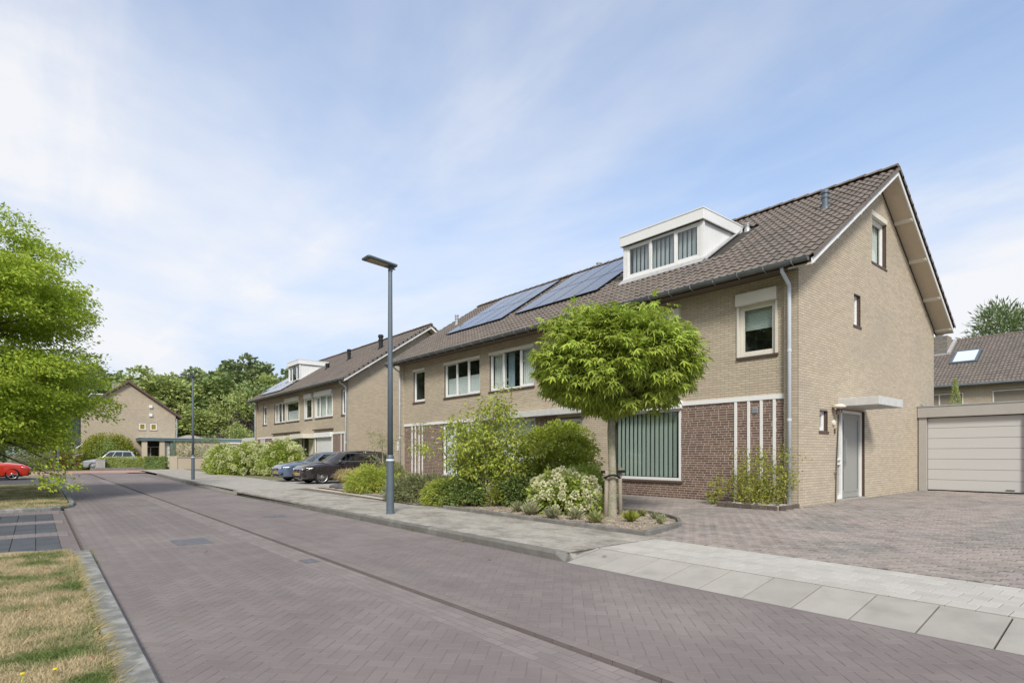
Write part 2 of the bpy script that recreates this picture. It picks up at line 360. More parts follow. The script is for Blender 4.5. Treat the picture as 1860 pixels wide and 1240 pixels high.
RX0, RX1 = .55, 5.36
def road_z(x, y):
    if x < 2.68: return -.215-.018*(x-.55)/2.1
    if x < 3.045: return -.243
    return -.222+.010*(x-3.05)/2.3
rb = MB()
rb.box(-.6, 6.6, -8, 56, -.36, -.27)
for (x0, x1, za, zb) in ((RX0+.01, 2.672, road_z(RX0, 0), road_z(2.67, 0)), (2.672, 3.036, -.243, -.243), (3.064, RX1, road_z(3.06, 0), road_z(RX1, 0))):
    rb.add([(x0, -8, za-.002), (x1, -8, zb-.002), (x1, 54, zb-.002), (x0, 54, za-.002)], [(0, 1, 2, 3)])
road = rb.build('road', 'road_joint', kind='structure')
polys = []
def herring(x0, x1, y0, y1, l=.2, w=.1, j=.0028):
    """45 degree herringbone clipped to a strip"""
    c = math.cos(math.pi/4); pl = rect_planes(x0, x1, y0, y1); R = int(max(x1-x0, y1-y0)/w)+6
    cx, cy = (x0+x1)/2, (y0+y1)/2; out = []
    for i in range(-R, R):
        for k in range(-R//4-2, R//4+3):
            for typ in (0, 1):
                # classic 2:1 herringbone on a grid of cells w
                a0 = i+4*k; 
                if typ == 0: r = (a0, i, a0+2, i+1); rot = 0
                else: r = (a0+2, i-1+0, a0+3, i+1); rot = 1
                u0, v0, u1, v1 = r[0]*w+j, r[1]*w+j, r[2]*w-j, r[3]*w-j
                mu, mv = (u0+u1)/2, (v0+v1)/2
                X = cx+c*(mu-mv); Y = cy+c*(mu+mv)
                if not (x0-.2 < X < x1+.2 and y0-.2 < Y < y1+.2): continue
                P = [(cx+c*(u-v), cy+c*(u+v)) for u, v in ((u0, v0), (u1, v0), (u1, v1), (u0, v1))]
                Q = clip_poly(P, pl)
                if len(Q) < 3 or area2(Q) < .0008: continue
                full = len(Q) == 4 and area2(Q) > .98*area2(P)
                out.append((Q, math.pi/4 + (math.pi/2 if rot else 0), full, 'b'))
    return out
def running(x0, x1, y0, y1, lx, ly, along='y', j=.004, offset=.5, rot0=0, shape='b', gaps=None):
    out = []
    rows = int(round((x1-x0)/lx)) if along == 'y' else int(round((y1-y0)/ly))
    for r in range(rows):
        if along == 'y':
            a = y0-(ly*offset if r % 2 else 0)
            while a < y1-.02:
                p0, p1 = max(a, y0)+j, min(a+ly, y1)-j
                if p1-p0 > .03:
                    X0, X1 = x0+r*lx+j, x0+(r+1)*lx-j
                    out.append(([(X0, p0), (X1, p0), (X1, p1), (X0, p1)], 0, p1-p0 > ly-3*j, shape))
                a += ly
        else:
            a = x0-(lx*offset if r % 2 else 0)
            while a < x1-.02:
                p0, p1 = max(a, x0)+j, min(a+lx, x1)-j
                if p1-p0 > .03:
                    Y0, Y1 = y0+r*ly+j, y0+(r+1)*ly-j
                    out.append(([(p0, Y0), (p1, Y0), (p1, Y1), (p0, Y1)], 0, p1-p0 > lx-3*j, shape))
                a += lx
    return out
polys = herring(RX0+.06, 2.66, 1.2, 24)+herring(3.17, RX1-.03, .4, 24)
far_p = []
for (a, b_) in ((RX0+.06, 2.66), (3.17, RX1-.03)): far_p += running(a, b_, 24, 53.5, .1, .2)
pavers(road, polys+[(p, r, False, s) for p, r, f, s in far_p], road_z, 'road_brick', 'road_brick', 'road_bricks_far', seed=3, tilt=.004, ch=.0016)
# the drainage channel: rows of bricks laid lengthwise, a sunken line and a border row
gb = running(2.675, 3.035, 1, 40, .09, .2, shape='g')
pavers(road, [(p, r, False, s) for p, r, f, s in gb], road_z, 'channel_brick', 'gutter_brick', 'channel_bricks', seed=4)
gb = running(3.062, 3.162, 1, 40, .1, .2)
pavers(road, [(p, r, False, s) for p, r, f, s in gb], lambda x, y: -.219, 'border_brick', 'road_brick', 'border_bricks', seed=5)
b = MB(); b.box(RX0+.01, RX0+.055, 1, 10, -.3, -.222); b.build('edge_strip', 'gutter_brick', road)
rng0 = np.random.default_rng(77); ng = 2600
gx = np.where(rng0.uniform(size=ng) < .6, .62+np.abs(rng0.normal(0, .28, ng)), rng0.uniform(.7, 5.3, ng)); gy = rng0.uniform(2.2, 20, ng)
gs = rng0.uniform(.0015, .0045, ng); gz = np.array([road_z(a, b_) for a, b_ in zip(gx, gy)]); gv = np.array([(1, 0, 0), (-.6, .8, 0), (-.5, -.9, 0), (0, 0, .8)]); gf = np.array([(0, 1, 3), (1, 2, 3), (2, 0, 3)])
gV = np.column_stack([gx, gy, gz])[:, None]+gv[None]*gs[:, None, None]; gF = (gf[None]+4*np.arange(ng)[:, None, None]).reshape(-1, 3)
o = mesh_obj('road_grit', np_mesh('road_grit', gV.reshape(-1, 3), gF), 'walk', road); o['kind'] = 'stuff'
# road drains and covers
K['drain_iron'] = mat('worn_iron', (.185, .182, .20), .6, (12, .2), metal=.3)
def drain(loc, sx, sy, label, rz=0, slots=5, m='zinc'):
    t = thing('drain_cover', label, 'drain', loc, rz)
    b = MB(); b.box(-sx/2, sx/2, -sy/2, sy/2, -.05, .003); b.build('frame', 'kerb', t)
    for i in range(slots):
        y = -sy/2+sy*(i+.5)/slots; b = MB(); b.box(-sx/2+.03, sx/2-.03, y-sy*.32/slots, y+sy*.32/slots, 0, .012); b.build('bar', K['drain_iron'], t)
drain((1.95, 10.55, -.228), .55, .7, 'flat bluish iron drain cover lying in the road left of the channel', 0, 12)
drain((2.84, 7.7, -.241), .22, .28, 'small dark iron gully grate in the road channel', 0, 5)
drain((4.2, 13.5, -.217), .5, .4, 'faint bluish cover lying in the road near the lamp post kerb', 0, 8)

# kerb along the right hand pavement
def kerb_line(parent, pts, w, ztop, zbot, name='kerb_stone', m='kerb', step=1.0, ch=.02):
    """kerb stones, each its own piece, along a polyline (left edge = road side)"""
    for i in range(len(pts)-1):
        a, c = Vector((*pts[i], 0)), Vector((*pts[i+1], 0)); d = c-a; L = d.length; d.normalize(); nrm = Vector((d.y, -d.x, 0))
        n = max(1, int(round(L/step)))
        for k in range(n):
            p = a+d*(L*k/n+.003); q = a+d*(L*(k+1)/n-.003)
            b = MB(); vs = []
            for e in (p, q):
                vs += [tuple(e+Vector((0, 0, zbot))), tuple(e+Vector((0, 0, ztop-ch*1.6))), tuple(e+nrm*ch+Vector((0, 0, ztop))), tuple(e+nrm*w+Vector((0, 0, ztop))), tuple(e+nrm*w+Vector((0, 0, zbot)))]
            b.add(vs, [(0, 1, 2, 3, 4), (9, 8, 7, 6, 5)]+[(j, j+5, (j+1) % 5+5, (j+1) % 5) for j in range(5)])
            b.build(name, m, parent)
pave = MB(); pave.add([(5.46, 5.40, -.112), (7.55, 5.40, -.1), (9.6, 24.2, -.112), (5.72, 24.2, -.122)], [(0, 1, 2, 3)])
pavement = pave.build('pavement', 'walk_joint', kind='structure')
kerb_line(pavement, [(5.36, 5.55), (5.42, 10), (5.6, 22.3)], .13, -.1, -.34)
b = MB()      # tapered end stone of the kerb
b.add([(5.36, 5.545, -.34), (5.36, 5.545, -.132), (5.38, 5.545, -.1), (5.49, 5.545, -.1), (5.49, 5.545, -.34), (5.36, 5.36, -.34), (5.36, 5.36, -.215), (5.37, 5.36, -.21), (5.49, 5.42, -.105), (5.49, 5.36, -.34)],
      [(4, 3, 2, 1, 0), (5, 6, 7, 8, 9)]+[(j, (j+1) % 5, (j+1) % 5+5, j+5) for j in range(5)]); b.build('kerb_stone', 'kerb', pavement)
def pave_z(x, y): return -.1+.010*(x-5.5)/2
wp = running(5.49, 7.44, 5.42, 22.4, .15, .3, j=.003, shape='w')
pavers(pavement, wp, pave_z, 'paving_tile', 'walk', 'paving_tiles_far', seed=6, tilt=.006, ch=.003)

# dropped kerb of big slabs, pale strip, driveway
apron = MB(); apron.add([(5.34, -6, -.25), (6.06, -6, -.145), (6.06, 5.36, -.145), (5.34, 5.36, -.25)], [(0, 1, 2, 3)])
apron = apron.build('driveway_apron', 'pale_joint', kind='structure')
sl = MB(); y = 5.335; ys = []
while y > -3: ys.append((y-.478, y)); y -= .486
for (a, c) in ys:
    b = MB(); j = .003
    b.add([(5.37, a+j, -.3), (6.05, a+j, -.2), (6.05, c-j, -.2), (5.37, c-j, -.3), (5.37, a+j, -.216), (6.05, a+j, -.110), (6.05, c-j, -.110), (5.37, c-j, -.216)],
          [(0, 3, 2, 1), (4, 5, 6, 7), (0, 1, 5, 4), (1, 2, 6, 5), (2, 3, 7, 6), (3, 0, 4, 7)])
    b.build('entry_slab', 'slab', apron, bevel=.005)
b = MB(); j = .003     # wedge slab between kerb end and pavement
b.add([(5.50, 5.345, -.3), (5.50, 5.415, -.3), (6.05, 5.345, -.3), (6.05, 5.62, -.3), (5.50, 5.345, -.185), (5.50, 5.415, -.108), (6.05, 5.345, -.108), (6.05, 5.62, -.1)], [(4, 6, 7, 5), (0, 2, 6, 4), (2, 3, 7, 6), (3, 1, 5, 7), (1, 0, 4, 5)]); b.build('entry_slab', 'slab', apron)
strip = MB(); strip.add([(6.055, -6, -.128), (7.37, -6, -.122), (7.37, 5.42, -.122), (6.055, 5.42, -.128)], [(0, 1, 2, 3)])
strip = strip.build('pale_strip', 'pale_joint', kind='structure')
sp = running(6.075, 7.36, -2, 5.39, .214, .214, j=.0035, shape='p')
pavers(strip, sp, lambda x, y: -.105+.008*(x-6)/1.3, 'pale_paver', 'pale', 'pale_pavers_far', seed=7, limit=300, tilt=.005)

def drive_z(x, y):
    if x < 13.4: return -.096+.092*min(1, max(0, (x-7.4)/6))
    return -.004+.05*min(1, (x-13.4)/8.6)
dsh = MB()
for (x0, x1) in ((7.375, 13.4), (13.4, 30)):
    y1 = 22 if x0 < 10 else 6.2
    dsh.add([(x0, -12, drive_z(x0, 0)-.018), (x1, -12, drive_z(x1, 0)-.018), (x1, y1, drive_z(x1, 0)-.018), (x0, y1, drive_z(x0, 0)-.018)], [(0, 1, 2, 3)])
driveway = dsh.build('driveway', 'drive_joint', kind='structure')
BED = [(7.50, 5.62), (8.9, 5.95), (9.85, 6.95), (10.12, 7.9), (10.3, 11.2), (7.50, 11.2)]
def inside(poly, x, y):
    s = 0
    for i in range(len(poly)):
        a, c = poly[i], poly[(i+1) % len(poly)]
        q = (c[0]-a[0])*(y-a[1])-(c[1]-a[1])*(x-a[0])
        if abs(q) < 1e-9: continue
        if s == 0: s = math.copysign(1, q)
        elif math.copysign(1, q) != s: return False
    return True
rg = random.Random(12); dp = []
PX_, PY_ = .16, .205           # interlocking concrete pavers: rows run along the street
ix = 0; x = 7.39
while x < 22.1:
    y = -3.5-(PY_/2 if ix % 2 else 0)
    ymax = 12.5 if x < 13.35 else 5.86
    while y < ymax:
        cx, cy = x+PX_/2, y+PY_/2
        if not inside(BED, cx, cy) and not (x+PX_ > 13.42 and y+PY_ > 5.9) and not (12.3 < cx < 13.5 and 5.75 < cy < 7.4):
            j = .006; x0, x1, y0, y1 = x+j, x+PX_-j, y+j, y+PY_-j
            if cy < 5.95 and cx < 16: # notched, bone-shaped blocks where they can be told apart
                e = .016; P = [(x0-e+.006, y0), (x1-e, y0), (x1+e-.006, cy-.03), (x1+e-.006, cy+.03), (x1-e, y1), (x0-e+.006, y1), (x0+e, cy+.03), (x0+e, cy-.03)]
                dp.append((P, 0, True, 'h'))
            else: dp.append(([(x0, y0), (x1, y0), (x1, y1), (x0, y1)], 0, True, 'r'))
        y += PY_
    x += PX_; ix += 1
_jz = lambda x, y: drive_z(x, y)+.004*math.sin(1.7*x+.6*y)*math.sin(1.1*y)+rg.gauss(0, .0022)
pavers(driveway, dp, _jz, 'driveway_paver', 'drive', 'driveway_pavers_far', seed=8, tilt=.014, ch=.007)
# weeds and dust in the joints next to the wall are left to the soil strip
b = MB(); b.box(13.30, 13.445, 7.4, 12, -.05, .006); b.build('wall_foot_strip', 'concrete', driveway)

# parking place in front of the second house
b = MB(); b.add([(5.62, 22.3, -.118), (13.4, 22.3, -.12), (13.4, 30.4, -.12), (5.80, 30.4, -.118)], [(0, 1, 2, 3)])
parking = b.build('parking_place', 'walk_joint', kind='structure')
pk = running(5.75, 9.15, 22.4, 30.2, .3, .3, j=.003, shape='k')+running(9.15, 13.35, 22.4, 30.2, .3, .3, j=.003, shape='k')
pavers(parking, [q for q in pk], lambda x, y: -.107-.006*min(1, max(0, (x-9)/4)), 'parking_tile', 'slab', 'parking_tiles_far', seed=9, ch=.003, tilt=.003)
# pavement beyond, up to the junction
b = MB(); b.add([(5.9, 30.4, -.12), (9.3, 30.4, -.12), (9.6, 44, -.12), (10.5, 59.5, -.13), (6.9, 59.5, -.13), (6.45, 46, -.12)], [(0, 1, 2, 3, 4, 5)])
pave2 = b.build('far_pavement', 'walk', kind='structure')
kerb_line(pave2, [(5.78, 30.2), (5.95, 36), (6.45, 46.3)], .13, -.1, -.34)
b = MB(); b.add([(5.64, 22.3, -.34), (5.66, 22.3, -.205), (5.8, 22.3, -.11), (5.8, 30.2, -.11), (5.80, 30.2, -.205), (5.80, 30.2, -.34)], [(0, 1, 4, 5), (1, 2, 3, 4)]); b.build('dropped_kerb', 'slab', pave2)

# left hand side: verges, kerbs, dark tiles
def verge(name, pts, z, m='grassbase'):
    b = MB(); n = len(pts)
    b.add([(x, y, z) for x, y in pts]+[(x, y, -.4) for x, y in pts], [tuple(range(n))]+[(i, i+n, (i+1) % n+n, (i+1) % n) for i in range(n)])
    return b.build(name, m, kind='structure')
verge_a = verge('verge', [(-30, -6), (.36, -6), (.36, 10.15), (-.2, 10.55), (-30, 10.6)], -.15)
kerb_line(verge_a, [(.56, -1), (.60, 10.0)][::-1], .2, -.14, -.34, 'kerb_stone', 'kerb_grey', 1.0, .025)
b = MB(); b.box(-30, .52, 10.5, 18.6, -.3, -.232); tiles = b.build('tiled_parking', 'road_joint', kind='structure')
for (y0, y1) in ((10.95, 12.75), (13.35, 15.15), (15.75, 17.55)):
    tp = running(-3.3, .45, y0, y1, .3, .3, j=.005, offset=0, shape='d')
    pavers(tiles, tp, lambda x, y: -.212, 'dark_tile', 'dark_tile', 'dark_tiles_out', limit=100, seed=int(y0*10), ch=.003)
for (y0, y1) in ((10.52, 10.95), (12.75, 13.35), (15.15, 15.75), (17.55, 18.5)):
    tp = running(-3.3, .45, y0, y1, .2, .1, along='x', shape='q')
    pavers(tiles, [(p, r, False, s) for p, r, f, s in tp], lambda x, y: -.213, 'brick', 'road_brick', 'brick_band', seed=int(y0*10))
verge_b = verge('verge_beyond_tiles', [(-30, 18.75), (.3, 18.95), (.62, 19.4), (.72, 21), (.78, 33.4), (.4, 34), (-30, 34.2)], -.16)
kerb_line(verge_b, [(.92, 33.6), (.86, 20.5), (.78, 19.5), (.5, 18.95), (.1, 18.75), (-6, 18.6)], .13, -.14, -.34, 'kerb_stone', 'kerb_grey', .9)
b = MB(); b.add([(-40, 34.1, -.232), (1.0, 34.1, -.232), (1.0, 45.5, -.232), (-40, 45.5, -.232)], [(0, 1, 2, 3)]); b.build('side_road', 'asphalt', kind='structure')
verge_c = verge('verge_at_junction', [(-40, 45.2), (.2, 45.2), (.9, 46), (1.2, 47.2), (.9, 48.6), (.2, 49.4), (-40, 49.6)], -.16)
kerb_line(verge_c, [(-6, 45.1), (.2, 45.1), (.95, 45.9), (1.3, 47.2), (.95, 48.7), (.2, 49.5)][::-1], .1, -.14, -.34, 'kerb_stone', 'kerb_grey', .9)
b = MB(); b.add([(-60, 49.6, -.21), (1.2, 49.6, -.21), (2.2, 53.4, -.21), (6.8, 53.4, -.21), (9, 59.6, -.21), (9, 61.5, -.21), (-60, 61.5, -.21)], [(0, 1, 2, 3, 4, 5, 6)]); b.build('red_cross_street', 'red_paver', kind='structure')
b = MB(); b.add([(-60, 61.5, -.2), (60, 61.5, -.2), (60, 130, -.2), (-60, 130, -.2)], [(0, 1, 2, 3)]); b.build('garden_ground', 'ground', kind='structure')
b = MB(); b.add([(13.4, 24.4, -.125), (40, 24.4, -.125), (40, 61, -.125), (10.4, 61, -.125), (9.4, 44, -.125), (9.2, 30.35, -.125), (13.4, 30.35, -.125)], [(0, 1, 2, 3, 4, 5, 6)]); b.build('garden_ground', 'ground', kind='structure')
# ------------------------------------------------------------------ houses
def brick_rects(u0, u1, v0, v1, holes=(), clip=None, seed=1, course=.0625, lens=None, joint=.0095):
    rg = random.Random(seed); out = []; v = v0; row = 0
    while v < v1-.01:
        va, vb = v+joint*.5, min(v+course, v1)-joint*.5
        cl, cr = (u0, u1) if clip is None else clip(vb)
        cl, cr = max(cl, u0), min(cr, u1)
        u = u0-(.111 if row % 2 else 0)-(0 if lens is None else rg.choice((0, .06)))
        cuts = [(h[0], h[1]) for h in holes if vb > h[2]+.002 and va < h[3]-.002]
        while u < cr:
            l = .222 if lens is None else rg.choice(lens); segs = [(max(u, cl), min(u+l-joint, cr))]
            for c in cuts:
                ns = []
                for a, b in segs:
                    if b <= c[0] or a >= c[1]: ns.append((a, b)); continue
                    if a < c[0]: ns.append((a, c[0]))
                    if b > c[1]: ns.append((c[1], b))
                segs = ns
            for a, b in segs:
                if b-a > .02: out.append((a, b, va, vb))
            u += l
        v += course; row += 1
    return out
def bricks_mesh(name, rects, mp, m, parent, limit_near=0, part='brick', seed=5, wd=.02, loc=(0, 0, 0), jit=.0006):
    rg = random.Random(seed); R = list(rects)
    if limit_near:
        def size(r):
            p = mp((r[0]+r[1])/2, (r[2]+r[3])/2, 0); q = project(p[0]+loc[0], p[1]+loc[1], p[2]+loc[2])
            full = r[1]-r[0] > .2
            return (q[2] if q and 0 < q[0] < 1860 and 0 < q[1] < 1240 and full else 1e6)
        R.sort(key=size)
        me = None
        for r in R[:limit_near]:
            cu, cv = (r[0]+r[1])/2, (r[2]+r[3])/2; hu, hv = (r[1]-r[0])/2, (r[3]-r[2])/2
            if me is None:
                b = MB(); o0 = Vector(mp(0, 0, 0)); b.box(-hu, hu, -hv, hv, -wd, 0, lambda u, v, w: tuple(Vector(mp(u, v, w))-o0))
                me = bpy.data.meshes.new(part); me.from_pydata(b.v, [], b.f); me.update()
            o = mesh_obj(part, me, m, parent); o.location = mp(cu, cv, rg.gauss(0, jit))
        R = R[limit_near:]
    if not R: return
    A = np.array(R); n = len(A); w = np.random.default_rng(seed).normal(0, jit, n)
    o0 = np.array(mp(0, 0, 0)); ax = [np.array(mp(*e))-o0 for e in ((1, 0, 0), (0, 1, 0), (0, 0, 1))]
    V = np.zeros((n, 8, 3)); k = 0
    for ww in (-wd, 0):
        for (iu, iv) in ((0, 2), (1, 2), (1, 3), (0, 3)):
            V[:, k] = o0+A[:, iu, None]*ax[0]+A[:, iv, None]*ax[1]+((w if ww == 0 else ww*np.ones(n))[:, None])*ax[2]; k += 1
    F = np.array([(4, 5, 6, 7), (0, 1, 5, 4), (1, 2, 6, 5), (2, 3, 7, 6), (3, 0, 4, 7)])
    F = (F[None]+8*np.arange(n)[:, None, None]).reshape(-1, 4)
    me = np_mesh(name, V.reshape(-1, 3), F); o = mesh_obj(name, me, m, parent); o['kind'] = 'stuff'
def wall_cells(mb, u0, u1, v0, v1, holes, mp, clip_planes=None, w=-.004, depth=.13):
    us = sorted({u0, u1, *[min(max(q, u0), u1) for h in holes for q in h[:2]]}); vs = sorted({v0, v1, *[min(max(q, v0), v1) for h in holes for q in h[2:4]]})
    for i in range(len(us)-1):
        for j in range(len(vs)-1):
            cu, cv = (us[i]+us[i+1])/2, (vs[j]+vs[j+1])/2
            if any(h[0] < cu < h[1] and h[2] < cv < h[3] for h in holes): continue
            P = [(us[i], vs[j]), (us[i+1], vs[j]), (us[i+1], vs[j+1]), (us[i], vs[j+1])]
            if clip_planes: P = clip_poly(P, clip_planes)
            if len(P) >= 3: mb.add([mp(u, v, w) for u, v in P], [tuple(range(len(P)))])
def corrugated(mb, mp, u0, u1, v0, v1, w, amp=.025, pitch=.12, n=6):
    k = max(2, int((u1-u0)/pitch*n)); V = []
    for i in range(k+1):
        u = u0+(u1-u0)*i/k; ww = w+amp*math.sin(2*math.pi*(u-u0)/pitch)+amp*.4*math.sin(5.1*(u-u0)/pitch)
        V += [mp(u, v0, ww), mp(u, v1, ww)]
    mb.add(V, [(2*i, 2*i+2, 2*i+3, 2*i+1) for i in range(k)])
def window(house, mp, u0, u1, v0, v1, lites=(1,), w=-.05, fw=.065, cover=None, sill='front', box=None, m='white', glass_m='glass', sash=True, room=.7, sillm='sill', guides=False, name='window', tilt=None):
    b = MB(); d = .07
    b.box(u0, u1, v0, v0+fw, w-d, w, mp); b.box(u0, u1, v1-fw, v1, w-d, w, mp)
    b.box(u0, u0+fw, v0+fw, v1-fw, w-d, w, mp); b.box(u1-fw, u1, v0+fw, v1-fw, w-d, w, mp)
    tot = sum(lites); a = u0+fw; span = u1-u0-2*fw; edges = [a]
    for l in lites: a += span*l/tot; edges.append(a)
    for e in edges[1:-1]: b.box(e-fw*.5, e+fw*.5, v0+fw, v1-fw, w-d, w-.002, mp)
    fr = b.build(name, m, house, bevel=.004)
    for i in range(len(lites)):
        a, c = edges[i]+(fw*.5 if i else 0), edges[i+1]-(fw*.5 if i < len(lites)-1 else 0)
        if sash and (i % 2 == 0 or len(lites) == 1):
            s = MB(); t = .045; q0, q1 = v0+fw, v1-fw
            for r in ((a, c, q0, q0+t), (a, c, q1-t, q1), (a, a+t, q0+t, q1-t), (c-t, c, q0+t, q1-t)): s.box(*r, w-d+.006, w-.014, mp)
            s.build('sash', m, fr, bevel=.003); a += t; c -= t; y0, y1 = q0+t, q1-t
        else: y0, y1 = v0+fw, v1-fw
        g = MB(); g.add([mp(a, y0, w-d*.55), mp(c, y0, w-d*.55), mp(c, y1, w-d*.55), mp(a, y1, w-d*.55)], [(0, 1, 2, 3)]); g.build('pane', glass_m, fr)
    wi = w-d-.03
    r = MB(); R = room
    P = lambda u, v, q: mp(u, v, q)
    for quad in ([(u0, v0, wi-R), (u1, v0, wi-R), (u1, v1, wi-R), (u0, v1, wi-R)], [(u0, v0, wi), (u0, v0, wi-R), (u0, v1, wi-R), (u0, v1, wi)], [(u1, v0, wi), (u1, v0, wi-R), (u1, v1, wi-R), (u1, v1, wi)],
                 [(u0, v0, wi), (u1, v0, wi), (u1, v0, wi-R), (u0, v0, wi-R)], [(u0, v1, wi), (u1, v1, wi), (u1, v1, wi-R), (u0, v1, wi-R)]):
        r.add([P(*q) for q in quad], [(0, 1, 2, 3)])
    r.build('room_recess', 'room', fr)
    H = v1-v0; W = u1-u0
    if cover == 'curtain_sides':
        for (a, c) in ((u0+fw, u0+fw+W*.22), (u1-fw-W*.22, u1-fw)):
            q = MB(); corrugated(q, mp, a, c, v0+fw, v1-fw, wi-.04); q.build('curtain', 'curtain', fr, smooth=True)
    elif cover in ('curtain', 'curtain_blue', 'net'):
        q = MB(); corrugated(q, mp, u0+fw, u1-fw, v0+fw, v1-fw, wi-.04, .022, .16); q.build('curtain', 'curtain_blue' if cover == 'curtain_blue' else 'curtain', fr, smooth=True)
    elif cover in ('vblind_green', 'vblind_white'):
        n = int(W/.165); mm = 'blind_green' if cover == 'vblind_green' else 'blind_white'
        me = None
        for i in range(n):
            u = u0+fw+.03+(W-2*fw-.06)*(i+.5)/n; hw = .085
            q = MB(); q.add([mp(u-hw, v0+fw+.01, wi-.07), mp(u+hw*.8, v0+fw+.01, wi-.125), mp(u+hw*.8, v1-fw, wi-.125), mp(u-hw, v1-fw, wi-.07)], [(0, 1, 2, 3)]); q.build('blind_slat', mm, fr)
    elif cover == 'mixed':
        for (a, c, mm, dw) in ((u0+fw, u0+W*.31, 'curtain', .05), (u1-W*.31, u1-fw, 'curtain', .05), (u0+W*.52, u1-W*.34, 'curtain_blue', .09)):
            q = MB(); corrugated(q, mp, a, c, v0+fw, v1-fw, wi-dw, .015, .11); q.build('curtain', mm, fr, smooth=True)
    elif cover == 'half_blind':
        q = MB(); n = 16; y1 = v1-fw; y0 = v1-fw-(H-2*fw)*.47
        for i in range(n):
            a = y0+(y1-y0)*i/n; q.box(u0+fw, u1-fw, a, a+(y1-y0)/n*.8, wi-.075, wi-.06, mp)
        q.build('blind', 'blind_green', fr)
    elif cover == 'low_blind':
        q = MB(); q.box(u0+fw, u1-fw, v0+fw, v0+fw+(H-2*fw)*.55, wi-.035, wi-.02, mp); q.build('film', 'blind_white', fr)
    elif cover == 'closed':
        n = int(H/.05)
        for i in range(n):
            pass
    if sill:
        s = MB(); s.box(u0-.05, u1+.05, v0-.07, v0-.006, w-d, .045 if sill == 'front' else .02, mp); s.build('sill', sillm, fr, bevel=.004)
    if box:
        s = MB(); h = box; s.box(u0-.04, u1+.04, v1-.02, v1+h-.05, -.02, .115, mp)
        s.add([mp(u0-.04, v1+h-.05, -.02), mp(u1+.04, v1+h-.05, -.02), mp(u1+.04, v1+h, -.02), mp(u0-.04, v1+h, -.02), mp(u1+.04, v1+h-.05, .115), mp(u0-.04, v1+h-.05, .115)], [(3, 2, 4, 5), (0, 3, 5), (1, 4, 2)])
        s.build('roller_shutter_box', m, fr, bevel=.008)
        if guides:
            s = MB()
            for a in (u0-.035, u1-.015): s.box(a, a+.05, v0-.02, v1-.02, -.01, .04, mp)
            s.build('shutter_guides', m, fr)
    return fr

# roof tiles -----------------------------------------------------------
TP, TL, TLEN = .2, .335, .42
def tile_template():
    S = 9; V = []; F = []
    prof = [.040*(.5+.5*math.cos(2*math.pi*i/(S-1)))**.9-.006 for i in range(S)]
    for t, lift in ((0, .052), (TLEN, .018)):
        for i in range(S): V.append((TP*i/(S-1)*1.06-.006, t, lift+prof[i]))
    for i in range(S): V.append((TP*i/(S-1)*1.06-.006, .003, .052+prof[i]-.030))
    for i in range(S-1): F += [(i, i+1, S+i+1, S+i), (i+1, i, 2*S+i, 2*S+i+1)]
    k = len(V); V += [(V[0][0], 0, -.02), (V[S][0], TLEN, -.03), (V[S-1][0], 0, -.02), (V[2*S-1][0], TLEN, -.03)]
    F += [(0, S, k+1, k), (S-1, k+2, k+3, 2*S-1)]
    return np.array(V), np.array(F)
TV, TF = tile_template()
def roof_slope(house, loc, xe, ze, xr, zr, y0, y1, skip=(), near=0, seed=1, mirror=False):
    """tiles on the plane from the eave (xe, ze) to the ridge (xr, zr), y0..y1"""
    up = Vector((xr-xe, 0, zr-ze)); Ls = up.length; up.normalize(); s = Vector((0, 1, 0)); nrm = s.cross(up)
    if nrm.z < 0: nrm = -nrm
    rows = int(math.ceil((Ls-.05)/TL)); cols = int((y1-y0)/TP); tl = Ls/rows
    rg = np.random.default_rng(seed); P = []
    for r in range(rows):
        for c in range(cols):
            y = y0+c*TP; d = r*tl-.03
            if any(a < y+.1 < b and e < d+.15 < f for a, b, e, f in skip): continue
            o = Vector((xe, y, ze))+up*d; P.append((o.x, o.y, o.z))
    P = np.array(P); B = np.array([s, up, nrm]).T
    order = np.arange(len(P))
    if near:
        sc = []
        for p in P:
            q = project(p[0]+loc[0], p[1]+loc[1], p[2]+loc[2]); sc.append(q[2] if q and 0 < q[0] < 1860 else 1e6)
        order = np.argsort(sc)
        me = np_mesh('roof_tile', TV, TF)
        R = Matrix([list(B[0]), list(B[1]), list(B[2])]).to_4x4()
        for i in order[:near]:
            o = mesh_obj('roof_tile', me, 'tile', house); m = R.copy(); m.translation = Vector(P[i])+nrm*float(rg.normal(0, .003)); 
            o.matrix_local = m @ Matrix.Rotation(float(rg.normal(0, .006)), 4, 'Z')
    Q = P[order[near:]]
    if len(Q):
        V = (TV @ B.T)[None]+Q[:, None]+(rg.normal(0, .003, len(Q))[:, None, None])*np.array(nrm)
        F = (TF[None]+len(TV)*np.arange(len(Q))[:, None, None]).reshape(-1, 4)
        o = mesh_obj('roof_tiles', np_mesh('roof_tiles', V.reshape(-1, 3), F), 'tile', house); o['kind'] = 'stuff'
def vent_pipe(house, p, h=.42, r=.075, cap=True, m='lamp_pole', name='vent_pipe'):
    b = MB(); b.lathe([(r*1.7, -.12), (r*1.5, .02), (r, .06), (r, h*.55), (r*1.22, h*.56), (r*1.22, h*.66), (r, h*.67), (r, h*.8), (r*1.3, h*.82), (r*1.3, h*.95), (r*1.05, h), (0.0001, h)], p, 14)
    o = b.build(name, m, house, smooth=False)
    return o

